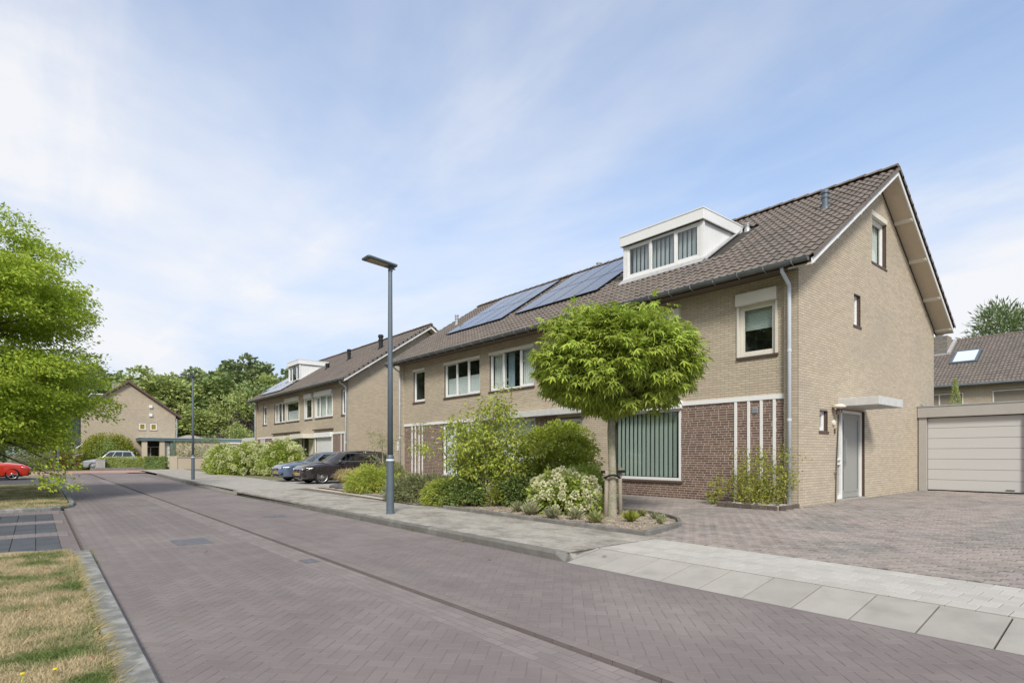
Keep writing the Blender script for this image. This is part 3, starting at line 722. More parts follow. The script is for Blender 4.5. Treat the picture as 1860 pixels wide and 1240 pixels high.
HD, EX, EZ, RXX, RZ, BX, BZ = 10.45, -.45, 5.52, 5.1, 9.17, 10.72, 5.52   # depth; eave, ridge and rear eave in local x, z
SL = (RZ-EZ)/(RXX-EX)
def roof_at(x): return EZ+SL*(x-EX)
def gable_clip(v):
    t = (v-EZ+.10)/(RZ-EZ)
    if t <= 0: return (-1e3, 1e3)
    return (EX+t*(RXX-EX)+.0, BX-t*(BX-RXX))
def house_block(name, label, loc, L, near, front_holes, gable_holes, panels, far_detail=False, skip_tiles=()):
    h = thing(name, label, 'house', loc)
    F = lambda u, v, w: (.10-w, u, v)              # facade between the corner piers
    PF = lambda u, v, w: (-w, u, v)                # corner piers stand proud
    Gm = lambda u, v, w: (u, -w, v)                # gable end facing down the street
    zt = 5.55
    gp = [(-(RZ-EZ), (RXX-EX), (RXX-EX)*(EZ-.02)-(RZ-EZ)*EX), ((RZ-EZ), (BX-RXX), (BX-RXX)*(EZ-.02)+(RZ-EZ)*BX)]
    # cores
    b = MB(); wall_cells(b, .33, L-.33, -.3, zt, front_holes, F)
    for (a, c) in ((0, .33), (L-.33, L)):
        b.add([PF(a, -.3, -.004), PF(c, -.3, -.004), PF(c, zt, -.004), PF(a, zt, -.004)], [(0, 1, 2, 3)])
    b.add([(0.008, .33-.008, -.3), (.12, .33-.008, -.3), (.12, .33-.008, zt), (0.008, .33-.008, zt)], [(0, 1, 2, 3)])
    b.add([(0.008, L-.33+.008, -.3), (.12, L-.33+.008, -.3), (.12, L-.33+.008, zt), (0.008, L-.33+.008, zt)], [(0, 1, 2, 3)])
    # rear and far gable
    b.add([(HD, 0, -.3), (HD, L, -.3), (HD, L, zt), (HD, 0, zt)], [(0, 1, 2, 3)])
    b.add([(0.008, L-.005, -.3), (HD, L-.005, -.3), (HD, L-.005, EZ), (RXX, L-.005, RZ-.1), (0.008, L-.005, EZ)], [(0, 1, 2, 3, 4)])
    wall_f = b.build('front_wall', 'mortar', h)
    b = MB(); wall_cells(b, .008, HD, -.3, RZ, gable_holes, Gm, gp)
    wall_g = b.build('gable_wall', 'mortar', h)
    for hs, mp_, d, par in ((gable_holes, Gm, -.16, wall_g), (front_holes, F, -.14, wall_f)):
        for g in hs:
            c4 = [(g[0], g[2]), (g[1], g[2]), (g[1], g[3]), (g[0], g[3])]
            rv = MB(); rv.add([mp_(*p, -.001) for p in c4]+[mp_(*p, d) for p in c4], [(i, (i+1) % 4, (i+1) % 4+4, i+4) for i in range(4)]); rv.build('window_reveal', 'sill', par)
    # bricks
    ph = [(p[0], p[1], -.3, p[2]) for p in panels]
    R = brick_rects(.335, L-.335, 0, zt, list(front_holes)+ph, seed=11)
    bricks_mesh('facade_bricks', R, F, 'brick_front', wall_f, 40 if near else 0, seed=21, loc=loc)
    for k, (a, c) in enumerate(((.012, .325), (L-.325, L-.012))):
        bricks_mesh('pier_bricks', brick_rects(a, c, -.25, zt, seed=13+k), PF, 'brick_front', wall_f, 0, seed=22)
    side = lambda u, v, w: (u, L-.33-w, v)
    bricks_mesh('pier_side_bricks', brick_rects(.004, .10, -.25, zt, seed=17), side, 'brick_front', wall_f, 0, seed=23)
    R = brick_rects(.004, HD, -.25, RZ, gable_holes, gable_clip, seed=31)
    bricks_mesh('gable_bricks', R, Gm, 'brick', wall_g, 180 if near else 0, seed=41, loc=loc)
    for k, p in enumerate(panels):
        pn = MB(); wall_cells(pn, p[0], p[1], -.3, p[2], [q for q in front_holes if q[0] < p[1] and q[1] > p[0] and q[2] < p[2]], F, w=-.0018); pn = pn.build('brown_brick_panel', 'brown_mortar', h)
        R = brick_rects(p[0], p[1], -.25, p[2], list(front_holes)+[(q-.04, q+.04, .0, p[2]) for q in p[3]], seed=51+k, lens=(.222, .222, .222, .114), joint=.013)
        bricks_mesh('brown_bricks', R, F, 'brown_brick', pn, 80 if near and k == 0 else 0, seed=61+k, loc=loc)
        for q in p[3]:
            s = MB(); s.box(q-.033, q+.033, .0, p[2], -.01, .022, F); s.build('white_bar', 'white', pn, bevel=.003)
        s = MB(); s.box(p[0], p[1], p[2]-.01, p[2]+.10, -.01, .03, F); s.build('white_band', 'white', pn, bevel=.004)
    # roof
    y0, y1 = -.5, L+.5
    b = MB()
    for (xe, ze) in ((EX+.02, EZ), (BX-.02, BZ)):
        b.extr([(xe, y0+.03, ze-.12), (xe, y0+.03, ze-.005), (RXX, y0+.03, RZ-.005), (RXX, y0+.03, RZ-.12)], (0, y1-y0-.06, 0))
    deck = b.build('roof_deck', 'deck', h)
    roof_slope(h, loc, EX, EZ, RXX, RZ, y0-.04, y1+.04, skip_tiles, 300 if near else 0, 71)
    roof_slope(h, loc, BX, BZ, RXX, RZ, y0-.04, y1+.04, (), 0, 72)
    n = int((y1-y0)/.4); me = None
    for i in range(n):
        yy = y0+(y1-y0)*i/n; ll = (y1-y0)/n+.03
        if me is None:
            c = MB(); V = []; S = 9
            for (t, r, dz) in ((0, .135, .012), (ll, .122, -.004)):
                for k in range(S):
                    a = math.pi*(.04+.92*k/(S-1)); V.append((math.cos(a)*r*1.05, t, math.sin(a)*r*.85+dz))
            Fc = [(k, k+1, S+k+1, S+k) for k in range(S-1)]+[tuple(range(S))[::-1], tuple(range(S, 2*S))]
            me = bpy.data.meshes.new('ridge_tile'); me.from_pydata(V, [], Fc); me.update()
        o = mesh_obj('ridge_tile', me, 'ridge', h); o.location = (RXX, yy, RZ+.035+random.Random(i).gauss(0, .004))
    # barge boards, soffits and their brackets
    for (ya, sgn) in ((y0, 1), (y1, -1)):
        for (xe, ze) in ((EX, EZ), (BX, BZ)):
            b = MB(); b.extr([(xe, ya+.0, ze-.17), (xe, ya, ze-.03), (RXX, ya, RZ-.03), (RXX, ya, RZ-.17)], (0, sgn*.028, 0)); b.build('barge_board', 'white', h)
            sg = 1 if xe < RXX else -1
            b = MB(); b.extr([(xe+sg*.0, ya+sgn*.03, ze-.17), (xe, ya+sgn*.03, ze-.13), (RXX, ya+sgn*.03, RZ-.13), (RXX, ya+sgn*.03, RZ-.17)], (0, sgn*.50, 0)); sf = b.build('verge_soffit', 'soffit', h)
            for t in (.03, .26, .52, .76):
                x = xe+(RXX-xe)*t; z = ze+(RZ-ze)*t
                b = MB(); b.extr([(x, ya+sgn*.03, z-.225), (x+sg*.07, ya+sgn*.03, z-.225+sg*.046*sg), (x+sg*.07, ya+sgn*.03, z-.12), (x, ya+sgn*.03, z-.165)], (0, sgn*.47, 0)); b.build('purlin_end', 'offwhite', sf)
            b = MB(); b.extr([(xe, ya+sgn*.485, ze-.24), (xe, ya+sgn*.485, ze-.165), (RXX, ya+sgn*.485, RZ-.165), (RXX, ya+sgn*.485, RZ-.24)], (0, sgn*.02, 0)); b.build('verge_trim', 'bark_dark', sf)
    # gutters and eaves boards
    for (xe, sg) in ((EX-.02, -1), (BX+.02, 1)):
        b = MB(); pr = []
        for k in range(9):
            a = math.pi*k/8; pr.append((xe+sg*(.055-.075*math.cos(a)), EZ-.005-.085*math.sin(a)))
        for yy in (y0+.06, y1-.06):
            b.v += [(x, yy, z) for x, z in pr]
        b.f += [(k, k+1, k+10, k+9) for k in range(8)]+[tuple(range(9)), tuple(range(9, 18))]
        b.tube([(xe+sg*.13, y0+.06, EZ-.002), (xe+sg*.13, y1-.06, EZ-.002)], .011, 6)
        g = b.build('gutter', 'gutter', h)
        nb = int(L/.62)
        for k in range(nb):
            yy = y0+.4+(L+.4)*k/nb; c = MB(); c.tube([(xe+sg*.135, yy, EZ), (xe+sg*.11, yy, EZ-.07), (xe+sg*.05, yy, EZ-.10), (xe-sg*.03, yy, EZ-.12)], .008, 5); c.build('gutter_bracket', 'zinc', g)
        b = MB(); b.box(min(xe, xe-sg*.55), max(xe, xe-sg*.55), y0+.5, y1-.5, EZ-.085, EZ-.065); b.build('eaves_soffit', 'soffit_shade', h)
    # downpipes at both ends of the facade
    for yy in (.17, L-.17):
        b = MB(); b.tube([(EX+.0, yy, EZ-.085), (EX+.02, yy, EZ-.18), (-.09, yy+.0, EZ-.40), (-.075, yy, EZ-.5), (-.075, yy, .02)], .043, 12); dpip = b.build('downpipe', 'pvc', h, smooth=True)
        for z in (3.6, 2.0): 
            c = MB(); c.lathe([(.047, -.03), (.05, -.03), (.05, .03), (.047, .03)], (-.075, yy, z), 12); c.build('pipe_collar', 'pvc', dpip)
    return h, F, PF, Gm, wall_f, wall_g
def dormer(h, x, y0, y1, z0, z1, lites, cover='vblind_white', depth_x=None):
    """box dormer standing on the roof, front at local x"""
    d = MB(); xb = depth_x or (EX+(z1-.3-EZ)/SL)
    zs = roof_at(x)-.05
    def cheek(y, t): return [(x+.04, y, zs), (x+.04, y, z1-.3), (xb+.1, y, z1-.3)]
    dm = MB(); dm.box(x+.02, x+.09, y0+.03, y1-.03, zs, z0+.02); dorm = dm.build('dormer', 'white', h, bevel=.004)
    for y, s in ((y0+.03, 1), (y1-.03, -1)):
        n = 14                                           # boarded cheeks: each board its own piece
        xs = [x+.03+(xb-x-.03)*i/n for i in range(n+1)]
        for i in range(n):
            a, c = xs[i], xs[i+1]-.006; za, zc = max(roof_at(a)-.05, zs), max(roof_at(c)-.05, zs)
            b = MB(); b.extr([(a, y, za), (c, y, zc), (c, y, z1-.28), (a, y, z1-.28)], (0, s*.03, 0)); b.build('cheek_board', 'white', dorm)
    b = MB(); b.box(x-.12, x-.07, y0-.08, y1+.08, z1-.30, z1); 
    b.box(x-.07, xb+.25, y0-.08, y0-.03, z1-.30, z1); b.box(x-.07, xb+.25, y1+.03, y1+.08, z1-.30, z1)
    b.build('fascia', 'white', dorm, bevel=.006)
    b = MB(); b.box(x-.065, xb+.6, y0-.025, y1+.025, z1-.27, z1-.03); b.build('flat_roof', 'deck', dorm)
    b = MB(); b.box(x-.135, x-.06, y0-.095, y1+.095, z1, z1+.035); b.box(x-.06, xb+.26, y0-.095, y0-.02, z1, z1+.035); b.box(x-.06, xb+.26, y1+.02, y1+.095, z1, z1+.035); b.build('roof_trim', 'shutter', dorm)
    W = lambda u, v, w: (x-w, u, v)
    window(h, W, y0+.1, y1-.1, z0, z1-.31, lites, w=.0, cover=cover, sill=None, room=1.0, name='dormer_window')
    b = MB(); b.box(x-.05, x+.05, y0-.02, y1+.02, z0-.06, z0-.01); b.build('dormer_sill', 'white', dorm, bevel=.004)
    for y in (y0+.0, y1-.0):
        b = MB(); s = -1 if y < (y0+y1)/2 else 1
        b.box(x-.012, x+.06, y-.02 if s < 0 else y-.09, y+.09 if s < 0 else y+.02, z0-.02, z1-.3); b.build('corner_post', 'white', dorm)
        b = MB(); up = SL
        b.extr([(x-.05, y+s*.0, roof_at(x-.05)+.06), (xb+.05, y, roof_at(xb+.05)+.06), (xb+.05, y, roof_at(xb+.05)+.10), (x-.05, y, roof_at(x-.05)+.10)], (0, s*.14, 0)); b.build('lead_flashing', 'tarp', dorm)
    b = MB(); b.extr([(x-.02, y0-.1, roof_at(x)+.10), (x-.22, y0-.1, roof_at(x-.22)+.085), (x-.22, y0-.1, roof_at(x-.22)+.095), (x-.02, y0-.1, roof_at(x)+.13)], (0, y1-y0+.2, 0)); b.build('apron_flashing', 'tarp', dorm)
    return dorm

# ---- the near block of three terraced houses
XF, YG = 13.45, 5.9
L1 = 18.75
fh = [(.55, 1.50, 3.62, 4.90), (3.22, 5.68, 3.62, 4.90), (9.18, 11.74, 3.64, 5.10), (12.38, 14.94, 3.64, 5.10), (16.58, 17.56, 3.62, 5.08),
      (3.17, 5.67, .48, 2.55), (9.1, 11.7, .48, 2.52), (12.4, 15.1, .30, 2.52), (6.9, 8.0, .02, 2.4)]
gh = [(4.62, 5.75, 6.63, 8.05), (3.30, 3.76, 4.66, 5.48), (1.15, 1.62, 1.78, 2.27), (2.22, 4.06, .0, 2.36)]
panels = [(.335, 5.67, 2.53, (.60, .92, 1.24, 1.58)), (8.0, 12.4, 2.53, ()), (12.4, L1-.335, 2.53, (16.77, 17.06, 17.40, 17.70))]
sk = [(2.75, 6.4, 2.38, 4.85)]
h1, F1, PF1, G1, wf1, wg1 = house_block('terraced_house', 'long yellow brick house block with solar panels, white dormer and a garage at its gable', (XF, YG, 0), L1, True, fh, gh, panels, skip_tiles=sk)
window(h1, F1, .55, 1.50, 3.62, 4.90, (1,), w=-.03, cover='half_blind', box=.33, guides=True, m='offwhite', fw=.08)
window(h1, F1, 3.22, 5.68, 3.62, 4.90, (1, 1, 1), w=-.03, cover='vblind_white', box=.33, guides=True, m='offwhite')
window(h1, F1, 9.18, 11.74, 3.64, 5.10, (1, 1.35, 1), cover='mixed')
window(h1, F1, 12.38, 14.94, 3.64, 5.10, (1, 1, 1), cover='low_blind')
window(h1, F1, 16.58, 17.56, 3.62, 5.08, (1,), cover=None)
for (a, c) in ((9.18, 11.74), (12.38, 14.94), (16.58, 17.56)):
    b = MB(); b.box(a-.02, c+.02, 5.02, 5.13, -.02, .05, F1); b.build('head_board', 'offwhite', h1, bevel=.004)
window(h1, F1, 3.17, 5.67, .48, 2.46, (1,), w=.0, cover='vblind_green', sash=False, fw=.075)
b = MB(); b.box(3.13, 5.71, 2.45, 2.68, -.03, .10, F1); b.build('shutter_housing', 'white', h1, bevel=.006)
window(h1, F1, 9.1, 11.7, .48, 2.5, (1, 1), cover='net')
window(h1, F1, 12.4, 15.1, .30, 2.5, (1, 1, 1), cover='curtain_sides')
b = MB(); b.box(6.6, 12.2, 2.52, 2.72, -.02, .30, F1); b.build('door_canopy', 'canopy', h1, bevel=.008)
window(h1, F1, 6.9, 8.0, .02, 2.38, (1,), cover='net', sill=None, name='front_door')
b = MB(); b.box(1.0, 1.14, 2.21, 2.35, -.01, .025, F1); 
for k in range(4): b.box(1.015, 1.125, 2.225+k*.03, 2.24+k*.03, .025, .032, F1)
b.build('vent_grille', 'zinc', h1)
# gable openings
window(h1, G1, 4.62, 5.75, 6.63, 7.93, (1,), w=-.10, cover='curtain', sill='gable')
b = MB(); b.box(4.55, 5.82, 7.93, 8.07, -.10, .012, G1); b.build('lintel', 'offwhite', h1, bevel=.004)
window(h1, G1, 3.30, 3.76, 4.66, 5.48, (1,), w=-.09, cover=None, fw=.05, sill='gable', m='white')
window(h1, G1, 1.15, 1.62, 1.78, 2.27, (1,), w=-.09, cover=None, fw=.05, sill='gable')
b = MB()
for r in ((2.22, 2.30, .05, 2.36), (3.98, 4.06, .05, 2.36), (2.62, 2.72, .05, 2.28), (2.30, 2.62, 2.28, 2.36), (2.72, 3.98, 2.28, 2.36), (2.30, 2.62, .05, .14), (2.30, 2.62, .93, .98), (2.30, 2.62, 1.05, 1.10)): b.box(*r, -.17, -.07, G1)
dfr = b.build('door_frame', 'white', h1, bevel=.004)
b = MB(); b.add([G1(2.30, .14, -.12), G1(2.62, .14, -.12), G1(2.62, 2.28, -.12), G1(2.30, 2.28, -.12)], [(0, 1, 2, 3)]); b.build('side_light', 'glass', dfr)
b = MB(); b.add([G1(2.25, .05, -.5), G1(2.7, .05, -.5), G1(2.7, 2.3, -.5), G1(2.25, 2.3, -.5)], [(0, 1, 2, 3)]); b.build('hall_inside', 'room', dfr)
b = MB(); b.box(2.30, 2.62, .985, 1.045, -.13, -.09, G1); b.build('letter_plate', 'zinc', dfr)
b = MB(); b.box(2.725, 3.975, .06, 2.275, -.16, -.115, G1)
b.box(2.80, 3.90, .20, 2.18, -.115, -.104, G1)
door = b.build('front_door', 'door_grey', h1, bevel=.004)
b = MB()
for r in ((2.86, 2.88, .26, 2.12), (3.82, 3.84, .26, 2.12)): b.box(*r, -.104, -.10, G1)
b.build('door_groove', 'black', door)
b = MB(); b.tube([G1(2.90, .90, -.05), G1(2.90, 1.62, -.05)], .014, 8)
for z in (1.0, 1.5): b.tube([G1(2.90, z, -.05), G1(2.90, z, -.11)], .009, 6)
b.build('door_handle', 'steel', door)
b = MB(); b.box(2.2, 4.08, -.02, .05, -.16, .04, G1); b.build('doorstep', 'concrete', h1, bevel=.006)
b = MB(); b.box(15.72-XF, 17.46-XF, 2.42, 2.62, -.05, .92, G1); b.build('door_canopy', 'canopy', h1, bevel=.01)
# wall lamp, siren, cable pipe and tap beside the door
b = MB(); b.lathe([(.0001, .06), (.08, .055), (.15, .0), (.15, -.025), (.08, -.05), (.0001, -.055)], G1(1.93, 2.40, .15), 16); wl_ = b.build('wall_lamp', 'offwhite', h1, smooth=True)
b = MB(); b.lathe([(.045, -.2), (.05, -.1), (.03, -.05)], G1(1.93, 2.40, .12), 12); b.build('lamp_foot', 'sill', wl_)
b = MB(); b.lathe([(.075, 0), (.075, -.03), (.05, -.05), (.02, -.05)], G1(1.95, 1.99, 0.0), 16, 'y'); b.build('door_bell', 'offwhite', h1)
b = MB(); b.box(1.99, 2.03, 1.72, 1.85, -.005, .03, G1); b.build('bell_push', 'sill', h1)
b = MB(); b.tube([G1(2.34, 2.5, .03), G1(2.22, 2.2, .03), G1(2.08, .8, .025), G1(2.05, .0, .025)], .013, 6); b.box(2.31, 2.40, 2.47, 2.55, .0, .08, G1); b.build('cable_pipe', 'bark_dark', h1)
b = MB(); b.tube([G1(2.0, .74, .0), G1(1.98, .76, .09), G1(1.96, .70, .12)], .014, 6); b.tube([G1(1.93, .78, .07), G1(2.05, .78, .07)], .01, 6); b.build('water_tap', 'steel', h1)
dormer(h1, 1.52, 3.38, 6.30, 6.98, 8.34, (1, 1.12, 1.12))
vent_pipe(h1, (16.64-XF, 6.58-YG, roof_at(16.64-XF)+.02), .50, .082)
vent_pipe(h1, (16.3-XF, 23.95-YG, roof_at(16.3-XF)+.02), .52, .08, m='zinc')
vent_pipe(h1, (18.7-XF, 16.6-YG, RZ), .30, .10, m='zinc')
vent_pipe(h1, (17.0-XF, 9.0-YG, roof_at(17.0-XF)+.02), .2, .06, m='zinc')

# solar panels lie on the roof tiles
def solar_array(label, y0, cols, rows, x0, x1, w, house_loc, gap=.02):
    t = thing('solar_array', label, 'solar panels', (house_loc[0]+x0, house_loc[1]+y0, house_loc[2]+roof_at(x0)+.12))
    up = Vector((1, 0, SL)).normalized(); nr = Vector((-SL, 0, 1)).normalized(); Ls = (x1-x0)/up.x/rows
    def P(a, y, n): return tuple(up*a+Vector((0, y, 0))+nr*n)
    for r in range(rows):
        for c in range(cols):
            b = MB(); a0, a1, q0, q1 = r*Ls+gap/2, (r+1)*Ls-gap/2, c*w+gap/2, (c+1)*w-gap/2
            b.box(a0, a1, q0, q1, 0, .045, P); p = b.build('panel', 'solar_frame', t)
            b = MB(); nx, ny = 6, 10
            for i in range(nx):
                for j in range(ny):
                    u0, u1 = a0+.02+(a1-a0-.04)*j/ny, a0+.02+(a1-a0-.04)*(j+1)/ny; v0, v1 = q0+.02+(q1-q0-.04)*i/nx, q0+.02+(q1-q0-.04)*(i+1)/nx; g = .004
                    b.add([P(u0+g, v0+g, .049), P(u1-g, v0+g, .049), P(u1-g, v1-g, .049), P(u0+g, v1-g, .049)], [(0, 1, 2, 3)])
            b.build('cells', 'solar', p)
    b = MB()
    for r in range(rows):
        for f in (.25, .75):
            a = (r+f)*Ls; b.box(a-.02, a+.02, -.07, cols*w+.07, -.06, 0, P)
    b.build('mounting_rails', 'zinc', t)
    return t
solar_array('dark blue solar panels on the roof tiles right beside the white dormer', 13.16-YG, 4, 2, 14.72-XF, 18.1-XF, 1.09, (XF, YG, 0))
solar_array('dark blue solar panels near the roof end, on the side away from the dormer', 18.30-YG, 4, 2, 14.66-XF, 18.1-XF, 1.04, (XF, YG, 0))

# ---- the second block down the street
L2 = 17.6; Y2 = 30.5; Z2 = -.12
fh2 = [(.55, 1.15, 3.6, 5.05), (2.45, 5.15, 3.6, 4.95), (5.7, 6.95, 3.6, 4.95), (8.05, 10.65, 3.6, 4.95), (10.95, 13.2, 3.6, 5.05), (15.1, 15.95, 3.6, 5.05),
       (2.5, 5.05, .02, 2.5), (5.6, 7.5, .02, 2.4), (8.0, 10.6, .3, 2.5), (11.0, 13.2, .3, 2.5)]
gh2 = [(5.0, 6.0, .02, 2.35)]
panels2 = [(.335, 2.45, 2.53, (.75, 1.2)), (10.6, L2-.335, 2.53, (15.6, 15.9, 16.2, 16.5))]
h2, F2, PF2, G2, wf2, wg2 = house_block('terraced_house', 'yellow brick house block with a closed white roller shutter behind the parked cars', (XF, Y2, Z2), L2, False, fh2, gh2, panels2, skip_tiles=[(11.0, 14.0, 1.9, 4.8)])
window(h2, F2, .55, 1.15, 3.6, 5.05, (1,), cover='net')
window(h2, F2, 2.45, 5.15, 3.6, 4.95, (1, 1, .6), cover='net', box=.32, guides=True, w=-.03)
window(h2, F2, 5.7, 6.95, 3.6, 4.95, (1,), cover=None, box=.32, guides=True, w=-.03)
window(h2, F2, 8.05, 10.65, 3.6, 4.95, (1,), cover='low_blind', box=.32, guides=True, w=-.03, m='offwhite')
window(h2, F2, 10.95, 13.2, 3.6, 5.05, (1, 1, 1), cover='curtain_sides')
window(h2, F2, 15.1, 15.95, 3.6, 5.05, (1,), cover='low_blind')
window(h2, F2, 8.0, 10.6, .3, 2.35, (1,), cover='vblind_green', sash=False, m='offwhite')
window(h2, F2, 11.0, 13.2, .3, 2.35, (1, 1), cover='curtain_sides', m='offwhite')
for (a, c) in ((7.9, 10.7), (10.9, 13.4)):
    b = MB(); b.box(a, c, 2.35, 2.62, -.02, .13, F2); b.build('awning_box', 'offwhite', h2, bevel=.01)
    b = MB(); b.box(a-.1, c+.1, 2.80, 2.86, .0, .14, F2); b.build('awning_rail', 'bark_dark', h2)
b = MB(); b.box(5.3, 7.7, 2.35, 2.62, -.02, .75, F2); b.build('door_canopy', 'offwhite', h2, bevel=.01)
b = MB()
for r in ((5.6, 5.75, 0, 2.35), (6.35, 6.45, 0, 2.35), (7.3, 7.5, 0, 2.35), (5.75, 6.35, 0, 2.3)): b.box(*r, -.12, -.05, F2)
b.build('door_frame', 'offwhite', h2)
b = MB(); b.box(6.45, 7.3, .02, 2.3, -.12, -.09, F2); b.build('front_door', 'bark_dark', h2)
b = MB(); n = 40
for i in range(n): b.box(2.55, 5.0, .05+2.3*i/n, .05+2.3*(i+.86)/n, -.05, -.02, F2)
b.box(2.5, 5.05, .0, 2.4, -.08, -.05, F2); b.build('roller_shutter', 'shutter', h2)
b = MB(); b.box(2.42, 5.13, 2.36, 2.66, -.02, .16, F2); b.build('shutter_housing', 'white', h2, bevel=.02)
b = MB(); b.box(2.3, 5.3, 2.82, 2.88, .0, .16, F2); b.build('awning_rail', 'bark_dark', h2)
for a in (2.42, 5.05):
    b = MB(); b.box(a, a+.08, 0, 2.4, -.01, .05, F2); b.build('shutter_guide', 'white', h2)
b = MB(); b.box(5.0, 6.0, 2.05, 2.35, -.05, .03, G2)
for r in ((5.0, 5.1, 0, 2.05), (5.9, 6.0, 0, 2.05), (5.1, 5.9, .95, 1.05)): b.box(*r, -.08, -.02, G2)
gd2 = b.build('side_door', 'white', h2)
b = MB(); b.add([G2(5.1, 1.05, -.06), G2(5.9, 1.05, -.06), G2(5.9, 2.05, -.06), G2(5.1, 2.05, -.06)], [(0, 1, 2, 3)]); b.build('pane', 'glass', gd2)
b = MB(); b.add([G2(5.0, 0, -.2), G2(6, 0, -.2), G2(6, 2.05, -.2), G2(5, 2.05, -.2)], [(0, 1, 2, 3)]); b.build('room_recess', 'room', gd2)
b = MB(); b.box(3.03, 3.52, 1.55, 2.08, -.01, .03, G2); pn = b.build('white_wall_panel', 'white', h2, bevel=.004)
b = MB(); b.box(3.2, 3.36, 1.80, 1.84, .03, .036, G2); b.box(3.24, 3.32, 1.76, 1.80, .03, .036, G2); b.build('dark_mark', 'black', pn)
b = MB(); b.box(3.85, 4.07, 1.85, 2.25, .0, .18, G2); b.box(3.80, 4.12, 2.25, 2.30, .0, .23, G2); b.build('wall_lantern', 'black', h2, bevel=.01)
dormer(h2, 1.3, 11.35, 13.7, 6.75, 8.2, (.8, 1.5, .8), cover=None)
for (yy, xx, hh, rr) in ((2.2, 3.1, .9, .13), (6.0, 2.7, .75, .11), (8.2, 2.1, .4, .12)):
    vent_pipe(h2, (xx, yy, roof_at(xx)+.02), hh, rr, m='black')
solar_array('bluish solar panels on the roof of the house block behind the cars', 14.0, 3, 1, .55, 3.6, 1.05, (XF, Y2, Z2))
solar_array('lower bluish solar panels below the dormer of the house block behind the cars', 10.9, 3, 1, -.2, 1.1, 1.6, (XF, Y2, Z2))
# annexe at the far end
an = thing('carport', 'flat roofed brick carport at the far end of the house block behind the cars', 'carport', (14.2, 48.15, -.12))
b = MB(); b.box(-.6, 6, -.02, 4.5, 2.35, 2.7); b.build('roof', 'canopy', an, bevel=.01)
b = MB(); b.box(.0, .6, .7, 1.3, 0, 2.35); b.build('pillar', 'brown_brick', an)
b = MB(); b.box(3, 3.2, .3, 4.4, 0, 2.35); b.build('wall', 'brown_brick', an)
b = MB(); b.box(2.95, 3.0, 1.5, 3.6, .9, 2.0); b.build('window_frame', 'white', an)

# ---- garage beside the gable
GX = 22.1
g = thing('garage', 'flat roofed grey garage with pale sectional door beside the gable wall', 'garage', (GX, 2.95, .03))
b = MB(); b.box(.25, 6, 0, .12, 0, 2.4); b.box(.25, 6, 2.8, 2.92, 0, 2.4); b.box(5.9, 6, .12, 2.8, 0, 2.4); b.build('side_walls', 'brick', g)
b = MB(); b.box(.0, .22, 0, .30, 0, 2.36); b.build('door_jamb', 'garage_trim', g, bevel=.004)
b = MB(); b.box(.0, .22, 2.70, 2.92, 0, 2.36); b.build('door_jamb', 'garage_trim', g, bevel=.004)
b = MB(); b.box(-.06, .3, -.08, 2.935, 2.36, 2.70); b.build('fascia', 'garage_trim', g, bevel=.006)
b = MB(); b.box(.3, 6.1, -.08, 2.935, 2.45, 2.66); b.build('flat_roof', 'deck', g)
b = MB(); b.box(-.08, .32, -.1, 2.94, 2.70, 2.735); b.build('roof_edge', 'zinc', g)
n = 7
for i in range(n):
    b = MB(); z0, z1 = .04+2.30*i/n, .04+2.30*(i+1)/n
    b.box(.10, .14, .31, 2.69, z0+.004, z1-.004)
    o = b.build('door_section', 'garage_door', g, bevel=.006)
b = MB(); b.box(.142, .15, .30, 2.70, .0, 2.36); b.build('door_back', 'black', g)
b = MB(); b.box(.085, .10, .55, .75, .09, .115); b.build('door_grip', 'black', g)
b = MB()
rgl = random.Random(4)
for i in range(14):
    y = 2.95+rgl.uniform(-.05, .0); x = .2+i*.14
    b.add([(x, y-.12, 2.74+rgl.uniform(0, .05)), (x+.15, y-.12, 2.74+rgl.uniform(0, .05)), (x+.15, y-.01, 2.80+rgl.uniform(0, .05)), (x, y-.01, 2.80+rgl.uniform(0, .05))], [(0, 1, 2, 3)])
b.build('lead_flashing', 'zinc', g)

# ---- house behind the garage
XB = 44
hb = thing('back_house', 'brick house with skylight and brick chimney seen over the garage roof', 'house', (XB, -8, 0))
Lb = 26
b = MB(); b.add([(.007, 0, 0), (.007, Lb, 0), (.007, Lb, 5.6), (.007, 0, 5.6)], [(0, 1, 2, 3)]); b.box(0.05, 9.5, 0.02, Lb-.02, 0, 5.5); b.build('front_wall', 'mortar', hb)
BF = lambda u, v, w: (-w, u, v)
wb = [(12.4, 15.95, 3.4, 5.02), (17.35, 19.6, 3.4, 5.02)]
R = brick_rects(4, Lb, 2.2, 5.55, wb, seed=91); bricks_mesh('facade_bricks', R, BF, 'brick', hb, seed=92)
fr = MB()
for (a, c, z0, z1) in wb: pass
window(hb, BF, 12.4, 15.95, 3.4, 5.02, (1,), w=.03, cover='low_blind', m='offwhite', room=.02, sash=False)
window(hb, BF, 17.35, 19.6, 3.4, 5.02, (1.2, 1), w=.03, cover=None, m='offwhite', room=.02, sash=False)
b = MB(); b.extr([(-.45, 0, 5.35), (-.45, 0, 5.5), (5.1, 0, 9.05), (10.6, 0, 5.5), (10.6, 0, 5.35), (5.1, 0, 8.9)], (0, Lb, 0)); b.build('roof_deck', 'deck', hb)
roof_slope(hb, (XB, -8, 0), -.45, 5.5, 5.1, 9.05, 3, Lb, (), 0, 95)
b = MB()
for k in range(58): b.tube([(5.1, 3+k*.4, 9.08), (5.1, 3.41+k*.4, 9.06)], .12, 8)
b.build('ridge_tiles', 'ridge', hb)
b = MB(); b.tube([(-.53, 2, 5.44), (-.53, Lb, 5.44)], .085, 8); b.build('gutter', 'gutter', hb)
def roof_b(x): return 5.5+(x+.45)*(9.05-5.5)/5.55
b = MB(); nr = Vector((-.539, 0, .842)); 
sk0, sk1 = 2.0, 3.3
